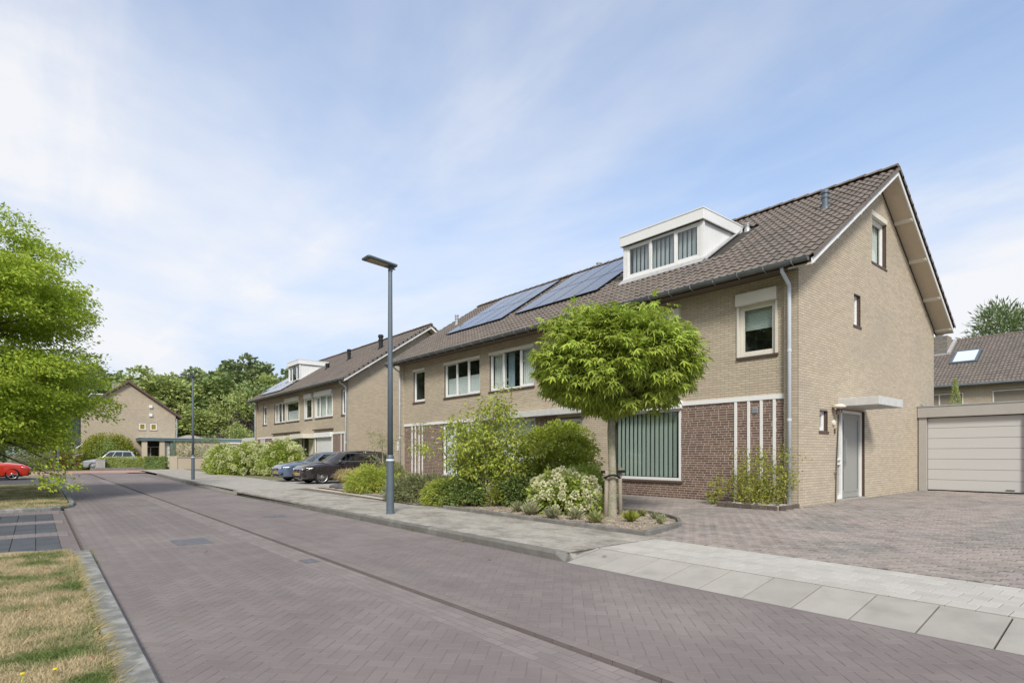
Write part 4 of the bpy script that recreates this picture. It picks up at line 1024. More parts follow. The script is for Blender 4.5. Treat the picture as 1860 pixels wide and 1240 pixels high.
for (a, c, y0, y1, n) in ((sk0-.1, sk0, 17.08, 18.47, .12), (sk1, sk1+.1, 17.08, 18.47, .12), (sk0, sk1, 17.08, 17.2, .12), (sk0, sk1, 18.35, 18.47, .12)):
    b.add([(a, y0, roof_b(a)), (c, y0, roof_b(c)), (c, y1, roof_b(c)), (a, y1, roof_b(a)), (a-.06, y0, roof_b(a)+.16), (c-.06, y0, roof_b(c)+.16), (c-.06, y1, roof_b(c)+.16), (a-.06, y1, roof_b(a)+.16)], [(0, 1, 5, 4), (1, 2, 6, 5), (2, 3, 7, 6), (3, 0, 4, 7), (4, 5, 6, 7)])
sw = b.build('skylight', 'lamp_pole', hb)
b = MB(); b.add([(sk0-.05, 17.2, roof_b(sk0)+.14), (sk1-.05, 17.2, roof_b(sk1)+.14), (sk1-.05, 18.35, roof_b(sk1)+.14), (sk0-.05, 18.35, roof_b(sk0)+.14)], [(0, 1, 2, 3)]); b.build('pane', 'skylight', sw)
b = MB(); b.box(3.4, 4.5, 18.95, 21.6, 7.2, 9.25); ch = b.build('chimney', 'mortar', hb)
R = brick_rects(18.95, 21.6, 7.2, 9.25, seed=97); bricks_mesh('chimney_bricks', R, lambda u, v, w: (3.392-w, u, v), mat('chimney_brick', (.23, .21, .18), .9, (9, .15), .2), ch, seed=98)
for y in (19.5, 20.8):
    b = MB(); b.lathe([(.16, 0), (.16, .15), (.26, .17), (.26, .21), (.0001, .25)], (3.95, y, 9.25), 12); b.build('chimney_pot', 'zinc', ch)
b = MB(); b.extr([(3.2, 18.75, roof_b(3.2)+.09), (4.9, 18.75, roof_b(4.9)+.09), (4.9, 18.75, roof_b(4.9)+.25), (3.2, 18.75, roof_b(3.2)+.25)], (0, .19, 0)); b.box(3.22, 3.38, 18.85, 21.7, roof_b(3.2), roof_b(3.2)+.2); b.build('flashing', 'tarp', ch)

# ---- house at the end of the street, gable towards us
he = thing('end_house', 'brick house with plain gable and two small ochre windows at the street end', 'house', (3.3, 68, -.2))
WG = 7.85
EG = lambda u, v, w: (u, -w, v)
b = MB(); b.add([(0, .01, 0), (WG, .01, 0), (WG, .01, 5.45), (3.75, .01, 8.45), (0, .01, 5.65)], [(0, 1, 2, 3, 4)]); b.add([(0, .01, 0), (0, 12, 0), (0, 12, 5.65), (0, .01, 5.65)], [(0, 1, 2, 3)]); b.add([(WG, .01, 0), (WG, 12, 0), (WG, 12, 5.45), (WG, .01, 5.45)], [(0, 1, 2, 3)])
wge = b.build('gable_wall', 'mortar', he)
eh = [(4.65, 5.22, 3.85, 4.52), (5.62, 6.19, 3.85, 4.52)]
def clip_e(v):
    return (0 if v < 5.65 else (v-5.65)/2.8*3.75, WG if v < 5.45 else WG-(v-5.45)/3.0*(WG-3.75))
R = brick_rects(0, WG, 1.0, 8.45, eh, clip_e, seed=101); bricks_mesh('gable_bricks', R, EG, 'brick', wge, seed=102)
K['ochre'] = mat('ochre_glass', (.26, .19, .03), .15)
for (a, c, z0, z1) in eh: window(he, EG, a, c, z0, z1, (1,), w=.03, sill='gable', m='offwhite', glass_m='ochre', room=.02, sash=False, fw=.1)
for z in (5.25, 6.1):
    b = MB(); b.box(5.5, 5.78, z, z+.28, 0, .15, EG); b.build('wall_box', 'white', he)
K['brown_roof'] = mat('brown_roof', (.13, .085, .07), .85, (6, .2))
b = MB(); b.extr([(-.5, -.35, 5.35), (-.5, -.35, 5.55), (3.75, -.35, 8.75), (3.75, -.35, 8.50)], (0, 12.6, 0)); b.extr([(3.75, -.35, 8.50), (3.75, -.35, 8.75), (WG+.55, -.35, 5.28), (WG+.55, -.35, 5.05)], (0, 12.6, 0)); b.build('roof', 'brown_roof', he, bevel=.01)
b = MB(); b.box(1.0, 2.7, 2.5, 6.5, 6.4, 7.35); b.build('dormer', 'lamp_pole', he)
b = MB(); b.box(.9, 2.8, 2.4, 6.6, 7.35, 7.47); b.build('dormer_roof', 'shutter', he)
b = MB(); b.box(5.2, 6.2, 3, 6, 6.4, 7.5); b.build('rear_dormer', 'shutter', he)
b = MB(); b.box(2.9, 3.5, 5, 5.8, 7.9, 9.0); b.build('chimney', 'concrete', he)
b = MB(); b.tube([(WG+.1, -.05, 5.1), (WG+.1, -.05, .2)], .05, 6); b.build('downpipe', 'zinc', he)
b = MB(); b.box(-.9, -.05, .6, 3.5, 3.2, 4.9); b.build('balcony_window', 'solar', he)
b = MB(); b.box(-1.0, -.02, .5, 3.6, 2.4, 3.2); b.build('balcony_panel', 'lamp_pole', he)
# flat annexe
K['teal'] = mat('teal_fascia', (.10, .155, .165), .6, (4, .1))
b = MB(); b.box(4.4, 19, -3.2, 2, 2.72, 2.98); b.build('annexe_fascia', 'teal', he)
b = MB(); b.box(4.35, 19.1, -3.25, 2.1, 2.98, 3.05); b.build('annexe_roof_edge', 'zinc', he)
for a in (4.55, 6.0):
    b = MB(); b.box(a, a+.42, -3.05, -2.6, 0, 2.72); b.build('porch_pillar', 'brick', he)
b = MB(); b.box(7.4, 18.5, -3.0, -2.8, 0, 2.72); b.build('annexe_wall', 'brick', he)
b = MB(); b.box(6.9, 7.35, -3.0, -2.9, 0, 2.65); b.build('porch_panel', 'teal', he)
b = MB(); b.box(4.9, 6.5, -.6, -.5, 0, 2.7); b.build('porch_back', 'bark_dark', he)
b = MB(); 
for a in (5.0, 5.5, 6.4): b.box(a, a+.08, -.75, -.62, 0, 2.2)
b.box(5.0, 6.48, -.75, -.62, 2.12, 2.2); b.build('porch_door_frame', 'white', he)
b = MB(); b.box(6.42, 6.9, -2.7, -2.6, 0, 2.6); b.build('porch_door', 'offwhite', he)
b = MB(); b.tube([(-1.6, -1.5, 1.0), (.1, -1.2, 2.4)], .05, 6); b.tube([(-1.8, -1.5, .9), (.2, -1.4, 1.5)], .04, 6); b.build('awning_arm', 'zinc', he)
gar = thing('far_garage', 'low brick garage with white roof edge behind the hydrangea hedge', 'garage', (14.6, 61, -.2))
b = MB(); b.box(0, 5.0, 0, 4, 0, 2.45); b.build('wall', 'brick', gar)
b = MB(); b.box(-.1, 5.1, -.1, 4.1, 2.45, 2.58); b.build('roof_edge', 'white', gar)
b = MB(); b.box(5.3, 9, .5, 4, 1.75, 2.25); b.build('green_fascia', 'teal', gar)
b = MB(); b.box(5.3, 9, .6, 4, 0, 1.75); b.build('side_wall', 'brick', gar)
fw_ = thing('far_rooftop', 'pale hipped garden roof peeping above the far flat roofs', 'shed', (14.5, 78, -.2))
b = MB(); b.box(-2.6, 2.6, -1, 3, 0, 2.9); b.build('wall', 'brick', fw_)
b = MB(); b.add([(-2.8, -1.2, 2.9), (2.8, -1.2, 2.9), (2.8, 3.2, 2.9), (-2.8, 3.2, 2.9), (-.4, 1, 3.75), (.4, 1, 3.75)], [(0, 1, 5, 4), (1, 2, 5), (2, 3, 4, 5), (3, 0, 4), (3, 2, 1, 0)]); b.build('roof', 'concrete', fw_)
b = MB(); b.box(3.2, 5.4, 0, .3, 2.6, 3.4); b.build('roof_box', 'white', fw_)
# low brick garden wall
gw = thing('garden_wall', 'low brick garden wall beside the far lamp post', 'wall', (9.2, 58.6, -.2))
b = MB(); b.box(0, .55, -.06, .5, 0, 1.25); b.build('wall_pier', 'brick', gw, bevel=.01)
b = MB(); b.box(.56, 4.6, 0, .3, 0, 1.12); b.build('wall', 'brick', gw)
b = MB(); b.box(.56, 4.62, -.05, .36, 1.12, 1.18); b.build('coping', 'concrete', gw)
# ------------------------------------------------------------------ cars (local x forward, z up)
def interp(tab, x):
    if x <= tab[0][0]: return tab[0][1:]
    for a, b in zip(tab, tab[1:]):
        if x <= b[0]:
            t = (x-a[0])/(b[0]-a[0]); t = t*t*(3-2*t)*.5+t*.5
            return tuple(p+(q-p)*t for p, q in zip(a[1:], b[1:]))
    return tab[-1][1:]
def make_car(label, loc, rz, paint, L=4.6, W=1.82, Hh=1.46, wb=2.81, fo=.79, wagon=True, spokes=14, kidney=True, rim_m='steel', wheel_r=.325, hood=.98, plate=True):
    t = thing('parked_car', label, 'car', loc, rz)
    fx, rx = L/2-fo, L/2-fo-wb; belt = Hh*.63
    # lower body: x, half width, z bottom, z shoulder, z top centre
    T = [(-L/2, W*.36, .42, .62, .74), (-L/2+.05, W*.43, .33, .74, .90), (-L/2+.25, W*.475, .26, .84, belt+.04), (rx, W*.5, .22, .88, belt+.05), (0, W*.5, .20, .86, belt),
         (fx-.45, W*.495, .20, .83, belt-.01), (fx-.25, W*.495, .20, .81, hood+.01), (fx+.05, W*.492, .21, .79, hood-.03), (fx+.42, W*.475, .21, .76, hood-.09), (L/2-.17, W*.445, .22, .71, hood-.16), (L/2-.06, W*.405, .24, .66, hood-.22), (L/2-.01, W*.37, .28, .60, hood-.28), (L/2, W*.34, .33, .55, hood-.33)]
    T = [(a, *b) for a, *b in T]
    n = 44; V = []; ring = 15
    for i in range(n+1):
        x = -L/2+L*i/n; w, zb, zs, zt = interp(T, x)
        half = [(0, zb), (w*.80, zb), (w*.955, zb+.05), (w*.995, zb+(zs-zb)*.45), (w*.985, zs), (w*.90, zs+(zt-zs)*.55), (w*.62, zs+(zt-zs)*.92), (0, zt)]
        V += [(x, y, z) for y, z in half]+[(x, -y, z) for y, z in half[1:-1][::-1]]
    R = 14; F = []
    for i in range(n):
        for k in range(R): F.append((i*R+k, i*R+(k+1) % R, (i+1)*R+(k+1) % R, (i+1)*R+k))
    F += [tuple(range(R))[::-1], tuple(range(n*R, (n+1)*R))]
    b = MB(); b.add(V, F); body = b.build('body', paint, t)
    # wheel arches cut out of the body
    cuts = []
    for x in (fx, rx):
        for s in (-1, 1):
            c = MB(); c.lathe([(wheel_r+.055, 0), (wheel_r+.055, .34)], (x, (W/2-.27) if s > 0 else -(W/2+.07), wheel_r), 28, 'y'); co = c.build('arch_cut', paint); cuts.append(co)
            md = body.modifiers.new('arch', 'BOOLEAN'); md.object = co; md.operation = 'DIFFERENCE'; md.solver = 'EXACT'
    for co in cuts: co.parent = t
    bpy.context.view_layer.update()
    dg = bpy.context.evaluated_depsgraph_get(); me = bpy.data.meshes.new_from_object(body.evaluated_get(dg))
    body.modifiers.clear(); body.data = me
    me.polygons.foreach_set('use_smooth', [True]*len(me.polygons)); me.set_sharp_from_angle(angle=math.radians(32))
    for co in cuts: bpy.data.objects.remove(co)
    # greenhouse: horizontal rings; tagged segments become glass
    xr0 = -L/2+.22 if wagon else -L/2+.75
    xf0, xf1 = fx-.38, fx-1.22; xr1 = -L/2+.62 if wagon else -L/2+1.15
    per = [(xf0, .0, 'g'), (xf0-.06, .55, 'g'), (xf0-.22, .86, 'p'), (xf0-.34, .90, 'g')]
    side = [(xf0-.34, .905, 'g'), (rx+1.32, .915, 'p'), (rx+1.24, .915, 'g'), (rx+.52, .905, 'p'), (rx+.46, .903, 'g'), (xr0+.42, .88, 'p'), (xr0+.20, .84, 'g')]
    P = per[:3]+side+[(xr0+.02, .55, 'g'), (xr0, 0, 'g')]
    def at(p, lv):
        x, y = p[0], p[1]*W/2
        fxx = (x-xr0)/(xf0-xr0); xt = xr1+(xf1-xr1)*fxx; lq = max(lv, 0)
        z = belt+(Hh-belt)*(1-(1-lv)**1.35); sh = 1-.20*lq**1.2
        arch = -.055*((fxx-.55)*2)**2*lv
        return (x+(xt-x)*lv, y*sh, z+arch)
    lv = (-.03, .10, .40, .74, .86, .95, 1.0)
    bodyf = MB(); glf = MB(); trim = MB()
    full = [(p, 1) for p in P]+[(p, -1) for p in P[-2:0:-1]]; NP = len(full)
    rows = [[(lambda q: (q[0], q[1]*s, q[2]))(at(p, l)) for p, s in full] for l in lv]
    Vv = [q for r in rows for q in r]
    tags = []
    for k in range(NP):
        p, s = full[k]; p2, s2 = full[(k+1) % NP]
        tags.append(p[2] if s2 == 1 and s == 1 else p2[2])
    bF = []; gF = []
    for i in range(len(lv)-1):
        for k in range(NP):
            f = (i*NP+k, i*NP+(k+1) % NP, (i+1)*NP+(k+1) % NP, (i+1)*NP+k)
            (gF if (1 <= i <= 2 and tags[k] == 'g') else bF).append(f)
    # roof cap
    cap = [(q[0]*.96+(xf1+xr1)/2*.04, q[1]*.72, q[2]+.022) for q in rows[-1]]; mid = [(q[0]*.9+(xf1+xr1)/2*.1, 0, q[2]+.032) for q in rows[-1]]
    o0 = len(Vv); Vv += cap; o1 = len(Vv); Vv += mid; top = (len(lv)-1)*NP
    for k in range(NP):
        k2 = (k+1) % NP; bF.append((top+k, top+k2, o0+k2, o0+k)); bF.append((o0+k, o0+k2, o1+k2, o1+k))
    def sub(faces):
        ids = sorted({i for f in faces for i in f}); mp = {j: i for i, j in enumerate(ids)}; q = MB(); q.add([Vv[i] for i in ids], [tuple(mp[i] for i in f) for f in faces]); return q
    rf = sub(bF).build('roof', paint, t, smooth=True); rf.data.set_sharp_from_angle(angle=math.radians(50))
    gl = sub(gF).build('windows', 'glass_dark', t, smooth=True)
    b = MB(); b.box(rx+.1, xf0-.55, -W*.38, W*.38, .5, belt+.02); b.build('interior', 'black', t)
    for s in (-1, 1):
        for xx in (.75, -.25):
            b = MB(); b.box(xx-.75, xx-.58, s*.38-.24, s*.38+.24, belt-.1, belt+.28); b.build('seat', 'rubber', t, bevel=.05)
    # chrome line round the side windows
    for s in (-1, 1):
        b = MB(); b.tube([(p[0], p[1]*s*1.005, p[2]) for p in [at(q, .105) for q in side[:-1]]], .009, 5); b.tube([(p[0], p[1]*s*1.005, p[2]) for p in [at(q, .75) for q in side[:-1]]], .008, 5); b.build('window_trim', 'steel', t)
        # door lines, handles, sill
        b = MB()
        for xx in (rx+1.28, xf0-.30, rx+.42):
            b.tube([(xx+.0, s*W*.4955, .30), (xx+.02, s*W*.502, .6), (xx+.01, s*W*.497, .86)], .006, 5)
        b.build('door_gap', 'black', t)
        for xx in (rx+1.42, rx+.62):
            b = MB(); b.box(xx, xx+.18, s*W*.498-.012, s*W*.498+.012, .775, .80); b.build('door_handle', paint, t, bevel=.006)
        b = MB(); b.lathe([(.0001, -.10), (.05, -.095), (.085, -.05), (.09, .05), (.07, .09), (.0001, .10)], (0, 0, 0), 14, 'y')
        b.v = [(x*.75+xf0-.42, y*1.05+s*(W*.5+.10), z*.85+belt+.075) for x, y, z in b.v]; b.tube([(xf0-.42, s*W*.44, belt+.03), (xf0-.42, s*(W*.5+.06), belt+.05)], .02, 6); b.build('wing_mirror', paint, t, smooth=True)
        # lamps
        b = MB(); yy = W*.31
        pts = [(L/2+.006, s*W*.22, .595), (L/2-.012, s*W*.22, .672), (L/2-.09, s*W*.405, .70), (L/2-.36, s*W*.474, .735), (L/2-.33, s*W*.478, .69), (L/2-.10, s*W*.425, .605)]
        b.extr(pts, (-.10, -s*.03, -.005)); hl = b.build('headlight', K['lamp_glass'], t, bevel=.012)
        b = MB(); b.lathe([(.0001, -.01), (.035, 0), (.03, .012), (.0001, .016)], (L/2-.028, s*W*.315, .643), 10, 'x'); b.build('lamp_lens', 'white', hl)
        b = MB(); b.extr([(-L/2+.02, s*W*.30, .72), (-L/2+.10, s*W*.46, .70), (-L/2+.30, s*W*.487, .74), (-L/2+.32, s*W*.483, .84), (-L/2+.12, s*W*.44, .86), (-L/2+.05, s*W*.30, .84)], (-.015, s*.012, 0)); b.build('tail_light', K['tail_red'], t, bevel=.01)
        b = MB(); b.extr([(L/2-.015, s*W*.30, .31), (L/2-.01, s*W*.30, .42), (L/2-.10, s*W*.422, .43), (L/2-.10, s*W*.415, .33)], (.018, s*.01, 0)); b.build('side_intake', 'black', t, bevel=.01)
    # grille, intake, plate, bumper strip
    if kidney:
        for s in (-1, 1):
            b = MB(); b.extr([(L/2-.005, s*.04, .53), (L/2-.015, s*.04, .665), (L/2-.022, s*.25, .665), (L/2-.010, s*.235, .54)], (.022, 0, 0)); g_ = b.build('kidney_grille', 'steel', t, bevel=.015)
            b = MB()
            for k in range(7):
                y = s*(.055+.027*k); b.box(L/2-.01, L/2+.018, y-.008, y+.008, .545, .652)
            b.build('grille_bars', 'black', g_)
            b = MB(); b.extr([(L/2+.010, s*.055, .545), (L/2+.002, s*.055, .65), (L/2-.004, s*.235, .65), (L/2+.006, s*.222, .555)], (.008, 0, 0)); b.build('grille_inset', 'black', g_)
    else:
        b = MB(); b.extr([(L/2-.03, -.38, .50), (L/2-.04, -.40, .665), (L/2-.04, .40, .665), (L/2-.03, .38, .50)], (.045, 0, 0)); g_ = b.build('grille', 'steel', t, bevel=.02)
        b = MB(); b.extr([(L/2-.01, -.35, .52), (L/2-.02, -.37, .645), (L/2-.02, .37, .645), (L/2-.01, .35, .52)], (.03, 0, 0)); b.build('grille_inset', 'black', g_, bevel=.01)
        b = MB(); b.tube([(L/2+.018, -.30, .635), (L/2+.022, .30, .53)], .012, 6); b.lathe([(.055, 0), (.06, .01), (.04, .015)], (L/2+.015, 0, .583), 14, 'x'); b.build('grille_emblem', 'steel', g_)
    b = MB(); b.extr([(L/2-.03, -.42, .26), (L/2-.01, -.46, .365), (L/2-.01, .46, .365), (L/2-.03, .42, .26)], (.025, 0, 0)); b.build('lower_intake', 'black', t, bevel=.012)
    if plate:
        b = MB(); b.box(L/2-.005, L/2+.022, -.26, .26, .385, .495); p_ = b.build('number_plate', K['plate'], t, bevel=.004)
        b = MB(); b.box(L/2+.0205, L/2+.0235, .20, .255, .39, .49); b.build('plate_strip', K['plate_blue'], p_)
        b = MB()
        for k, y in enumerate((-.20, -.15, -.07, -.02, .03, .11, .16)):
            b.box(L/2+.0215, L/2+.0235, y-.014, y+.014, .41, .472)
        b.build('plate_marks', 'black', p_)
    # wheels
    wt = None
    for x in (fx, rx):
        for s in (-1, 1):
            w = thing_part('wheel', t); w.location = (x, s*(W/2-.115), wheel_r); w.rotation_euler = (0, 0, 0 if s < 0 else math.pi)
            r = wheel_r; q = r*.735
            if wt is None:
                b = MB(); b.lathe([(q, .09), (r*.93, .10), (r*.985, .085), (r, .05), (r, -.05), (r*.985, -.085), (r*.93, -.10), (q, -.09), (q-.02, -.06), (q-.02, .06), (q, .09)], (0, 0, 0), 36, 'y', False); o1_ = b.build('tyre', 'rubber', w, smooth=True); o1_.data.set_sharp_from_angle(angle=math.radians(45))
                b = MB(); b.lathe([(q-.005, -.085), (q+.006, -.092), (q-.02, -.075), (q-.03, .02), (q-.03, .06)], (0, 0, 0), 36, 'y', False)
                for k in range(spokes):
                    a = 2*math.pi*k/spokes; hw = .05 if spokes > 10 else .085
                    c, sn = math.cos(a), math.sin(a)
                    def sp(rad, off, y): return (rad*c-off*sn, y, rad*sn+off*c)
                    hw2 = q*.045 if spokes > 10 else q*.10
                    b.add([sp(.05, hw2*.8, -.075), sp(.05, -hw2*.8, -.075), sp(q-.01, -hw2, -.080), sp(q-.01, hw2, -.080), sp(.05, hw2*.8, -.04), sp(.05, -hw2*.8, -.04), sp(q-.01, -hw2, -.05), sp(q-.01, hw2, -.05)], [(0, 1, 2, 3), (0, 3, 7, 4), (1, 5, 6, 2), (4, 7, 6, 5)])
                b.lathe([(.065, -.06), (.065, -.085), (.05, -.092), (.0001, -.094)], (0, 0, 0), 16, 'y'); o2_ = b.build('rim', rim_m, w)
                b = MB(); b.lathe([(.0001, .0), (q-.03, .0), (q-.03, .03), (.0001, .03)], (0, 0, 0), 24, 'y'); o3_ = b.build('brake_disc', 'black', w); wt = (o1_, o2_, o3_)
            else:
                for o in wt: c = o.copy(); COL.objects.link(c); c.parent = w
    for x in (fx, rx):
        for s in (-1, 1):
            b = MB(); r = wheel_r+.05; b.lathe([(.0001, -.29), (r, -.29), (r, -.012)], (0, 0, 0), 28, 'y', False); b.v = [(p[0]+x, s*(p[1]+W/2-.005) if True else 0, p[2]+wheel_r) for p in b.v]; b.v = [(p[0], p[1], max(p[2], .2)) for p in b.v]; b.build('wheel_well', 'black', t)
    b = MB(); b.box(-L/2+.35, L/2-.35, -W*.40, W*.40, .18, .24); b.build('underbody', 'black', t)
    b = MB(); b.lathe([(.03, 0), (.03, .03), (.012, .10), (.0001, .11)], (xr1+.25, 0, Hh-.035), 8); b.build('aerial_fin', paint, t)
    return t
def thing_part(name, parent):
    o = bpy.data.objects.new(name, None); COL.objects.link(o); o.parent = parent; o.empty_display_size = .1; return o
K['lamp_glass'] = mat('headlamp', (.55, .58, .60), .08, coat=.6, noise=(18, .35))
K['tail_red'] = mat('tail_lamp', (.35, .012, .012), .12, coat=.5)
K['plate'] = mat('number_plate', (.72, .46, .03), .4)
K['plate_blue'] = mat('plate_blue', (.02, .06, .35), .4)
K['rim_dark'] = mat('rim_two_tone', (.42, .40, .40), .3, metal=.75)
K['p_brown'] = mat('dark_brown_paint', (.034, .028, .029), .16, metal=.25, coat=.9)
K['p_blue'] = mat('slate_blue_paint', (.13, .175, .26), .2, metal=.4, coat=.9)
K['p_red'] = mat('red_paint', (.62, .035, .012), .22, coat=.9)
K['p_silver'] = mat('silver_paint', (.52, .54, .57), .22, metal=.4, coat=.8)
# ------------------------------------------------------------------ street furniture and cars
make_car('dark brown estate car with many-spoke wheels and kidney grille on the parking place', (11.30, 25.80, -.113), math.pi, 'p_brown', L=4.63, W=1.82, Hh=1.47)
make_car('slate blue car parked between the dark brown estate and the house with white shutter', (11.35, 28.75, -.113), math.pi, 'p_blue', L=4.76, W=1.85, Hh=1.43, wb=2.87, fo=.87, kidney=False, spokes=10)
make_car('bright red hatchback in the side road under the feathery green tree', (-2.22, 43.4, -.23), 0.0, 'p_red', L=4.0, W=1.74, Hh=1.5, wb=2.51, fo=.80, wagon=True, kidney=False, spokes=5, rim_m='rim_dark')
make_car('silver estate car behind the low hedge of the end house', (5.4, 64.9, -.18), math.pi, 'p_silver', L=4.5, W=1.8, Hh=1.72, wb=2.65, fo=.85, kidney=False, spokes=10)

def street_lamp(label, loc):
    t = thing('street_lamp', label, 'street lamp', loc, group='street lamps along the pavement')
    b = MB(); b.lathe([(.098, -.3), (.098, .02), (.085, .025), (.082, 1.22), (.082, 1.25), (.062, 1.29)], (0, 0, 0), 20); b.build('base_sleeve', 'lamp_pole', t, smooth=True).data.set_sharp_from_angle(angle=math.radians(35))
    b = MB(); b.lathe([(.061, 1.28), (.056, 3), (.044, 5.36), (.03, 5.40)], (0, 0, 0), 20); b.build('pole', 'lamp_pole', t, smooth=True)
    b = MB(); b.lathe([(.088, 1.16), (.092, 1.16), (.092, 1.20), (.088, 1.20)], (0, 0, 0), 20); b.build('steel_band', 'shutter', t)
    b = MB(); b.box(.02, .10, -.035, .035, 1.165, 1.195); b.build('band_clamp', 'zinc', t)
    # flat head reaching out over the road
    b = MB(); b.extr([(-.60, -.155, 5.46), (-.55, -.17, 5.46), (.10, -.15, 5.40), (.12, -.10, 5.40), (.12, .10, 5.40), (.10, .15, 5.40), (-.55, .17, 5.46), (-.60, .155, 5.46)], (0, 0, .045)); hd = b.build('lamp_head', 'lamp_pole', t, bevel=.012)
    b = MB(); b.extr([(-.53, -.125, 5.452), (-.10, -.115, 5.412), (-.10, .115, 5.412), (-.53, .125, 5.452)], (0, 0, -.006)); b.build('lamp_lens', 'lamp_lens', hd)
    b = MB(); b.tube([(.0, 0, 5.30), (.02, 0, 5.42)], .05, 10); b.tube([(.02, .0, 5.37), (.12, .0, 5.37)], .014, 6); b.build('head_joint', 'lamp_pole', t)
    return t
street_lamp('tall grey blue street lamp with flat head beside the low dark evergreen bushes', (5.97, 11.35, -.1))
street_lamp('grey blue street lamp standing beside the low brick garden wall and hydrangea hedge', (6.36, 33.9, -.12))
# sign posts and box by the junction
b = MB(); b.tube([(0, 0, 0), (0, 0, 2.1)], .045, 8); b.box(-.07, .07, -.03, .03, 1.2, 2.1)
b.build('marker_post', 'lamp_pole', origin=None, label='thin grey post behind the bright red hatchback', cat='post').location = (1.3, 55, -.2)
ub = thing('utility_box', 'small grey utility box standing before the low hedge of the end house', 'utility box', (4.35, 61.6, -.2))
b = MB(); b.box(-.32, .32, -.2, .2, 0, .9); b.build('cabinet', 'zinc', ub, bevel=.01)
b = MB(); b.box(-.36, .36, -.24, .24, .9, .95); b.build('lid', 'zinc', ub, bevel=.01)
b = MB(); b.box(-.2, .2, -.205, -.2, .1, .8); b.build('cabinet_door', 'concrete', ub)
b = MB(); b.box(0, 7.6, 0, .25, 0, .25); b.build('border_kerb', 'kerb', label='long low grey kerb in front of the end house hedge', cat='kerb', origin=None).location = (3.6, 61.2, -.22)
# ------------------------------------------------------------------ plants
def unit(a): return a/np.maximum(np.linalg.norm(a, axis=-1, keepdims=True), 1e-9)
LEAF = (np.array([(0, 0, 0), (.45, .26, .07), (1, 0, -.10), (.5, 0, -.01), (.45, -.26, .07)]), np.array([(0, 3, 2, 1), (0, 4, 2, 3)]))
SLIM = (np.array([(0, 0, 0), (.4, .11, .03), (1, 0, -.16), (.5, 0, .0), (.4, -.11, .03)]), np.array([(0, 3, 2, 1), (0, 4, 2, 3)]))
CARD = (np.array([(0, -.3, 0), (.6, -.45, .05), (1, .1, -.1), (.35, .5, .05)]), np.array([(0, 1, 2, 3)]))
def _maple():
    V = [(.22, 0, .02)]; tips = [(-105, .50), (-52, .82), (0, 1.0), (52, .82), (105, .50)]
    pts = []
    for i, (a, r) in enumerate(tips):
        t = math.radians(a)
        w = .34
        pts.append((.22+math.cos(t-.28)*r*.42, math.sin(t-.28)*r*.42, .0)); pts.append((.22+math.cos(t)*r*.86, math.sin(t)*r*.86, -.20*r)); pts.append((.22+math.cos(t+.28)*r*.42, math.sin(t+.28)*r*.42, .0))
        if i < 4:
            m_ = math.radians((a+tips[i+1][0])/2); pts.append((.22+math.cos(m_)*.17, math.sin(m_)*.17, .035))
    pts = [(-.0, 0, .03)]+pts
    V += pts; n = len(pts)
    F = [(0, 1+i, 1+(i+1) % n) for i in range(n)]
    return np.array(V), np.array(F)
MAPLE = _maple()
def _frond():
    V = []; F = []; n = 6
    for i in range(n):
        x = .06+.90*i/n; z = -.26*x*x; l = .42*(1-.55*abs(x-.45))*(1.05-.5*x)
        for s in (-1, 1):
            k = len(V); V += [(x-.03, 0, z), (x+.18, s*l*.45, z-.02), (x+.22, s*l, z-.08), (x+.02, s*l*.6, z-.015)]; F.append((k, k+1, k+2, k+3))
    return np.array(V), np.array(F)
FROND = _frond()
BLADE = (np.array([(0, -.5, 0), (0, .5, 0), (1, 0, .22), (.55, .3, .03), (.55, -.3, .03)]), np.array([(0, 1, 3, 4)]))
BLADET = (np.array([(0, -.5, 0), (0, .5, 0), (1, .1, .25)]), np.array([(0, 1, 2)]))
def scatter_geom(tm, pos, dirs, size, rng, roll=None, width=None):
    TV_, TF_ = tm; n = len(pos); x = unit(dirs)
    ref = np.tile(np.array([0, 0, 1.]), (n, 1)); ref[np.abs(x[:, 2]) > .95] = (1, 0, 0)
    y = unit(np.cross(ref, x)); z = np.cross(x, y)
    a = rng.uniform(-math.pi, math.pi, n) if roll is None else rng.normal(0, roll, n)
    ca, sa = np.cos(a)[:, None], np.sin(a)[:, None]; y, z = y*ca+z*sa, -y*sa+z*ca
    size = np.broadcast_to(size, (n,)); w = size if width is None else np.broadcast_to(width, (n,))
    V = pos[:, None]+(TV_[None, :, 0, None]*x[:, None])*size[:, None, None]+(TV_[None, :, 1, None]*y[:, None])*w[:, None, None]+(TV_[None, :, 2, None]*z[:, None])*size[:, None, None]
    F = (TF_[None]+len(TV_)*np.arange(n)[:, None, None]).reshape(-1, TF_.shape[1])
    return V.reshape(-1, 3), F
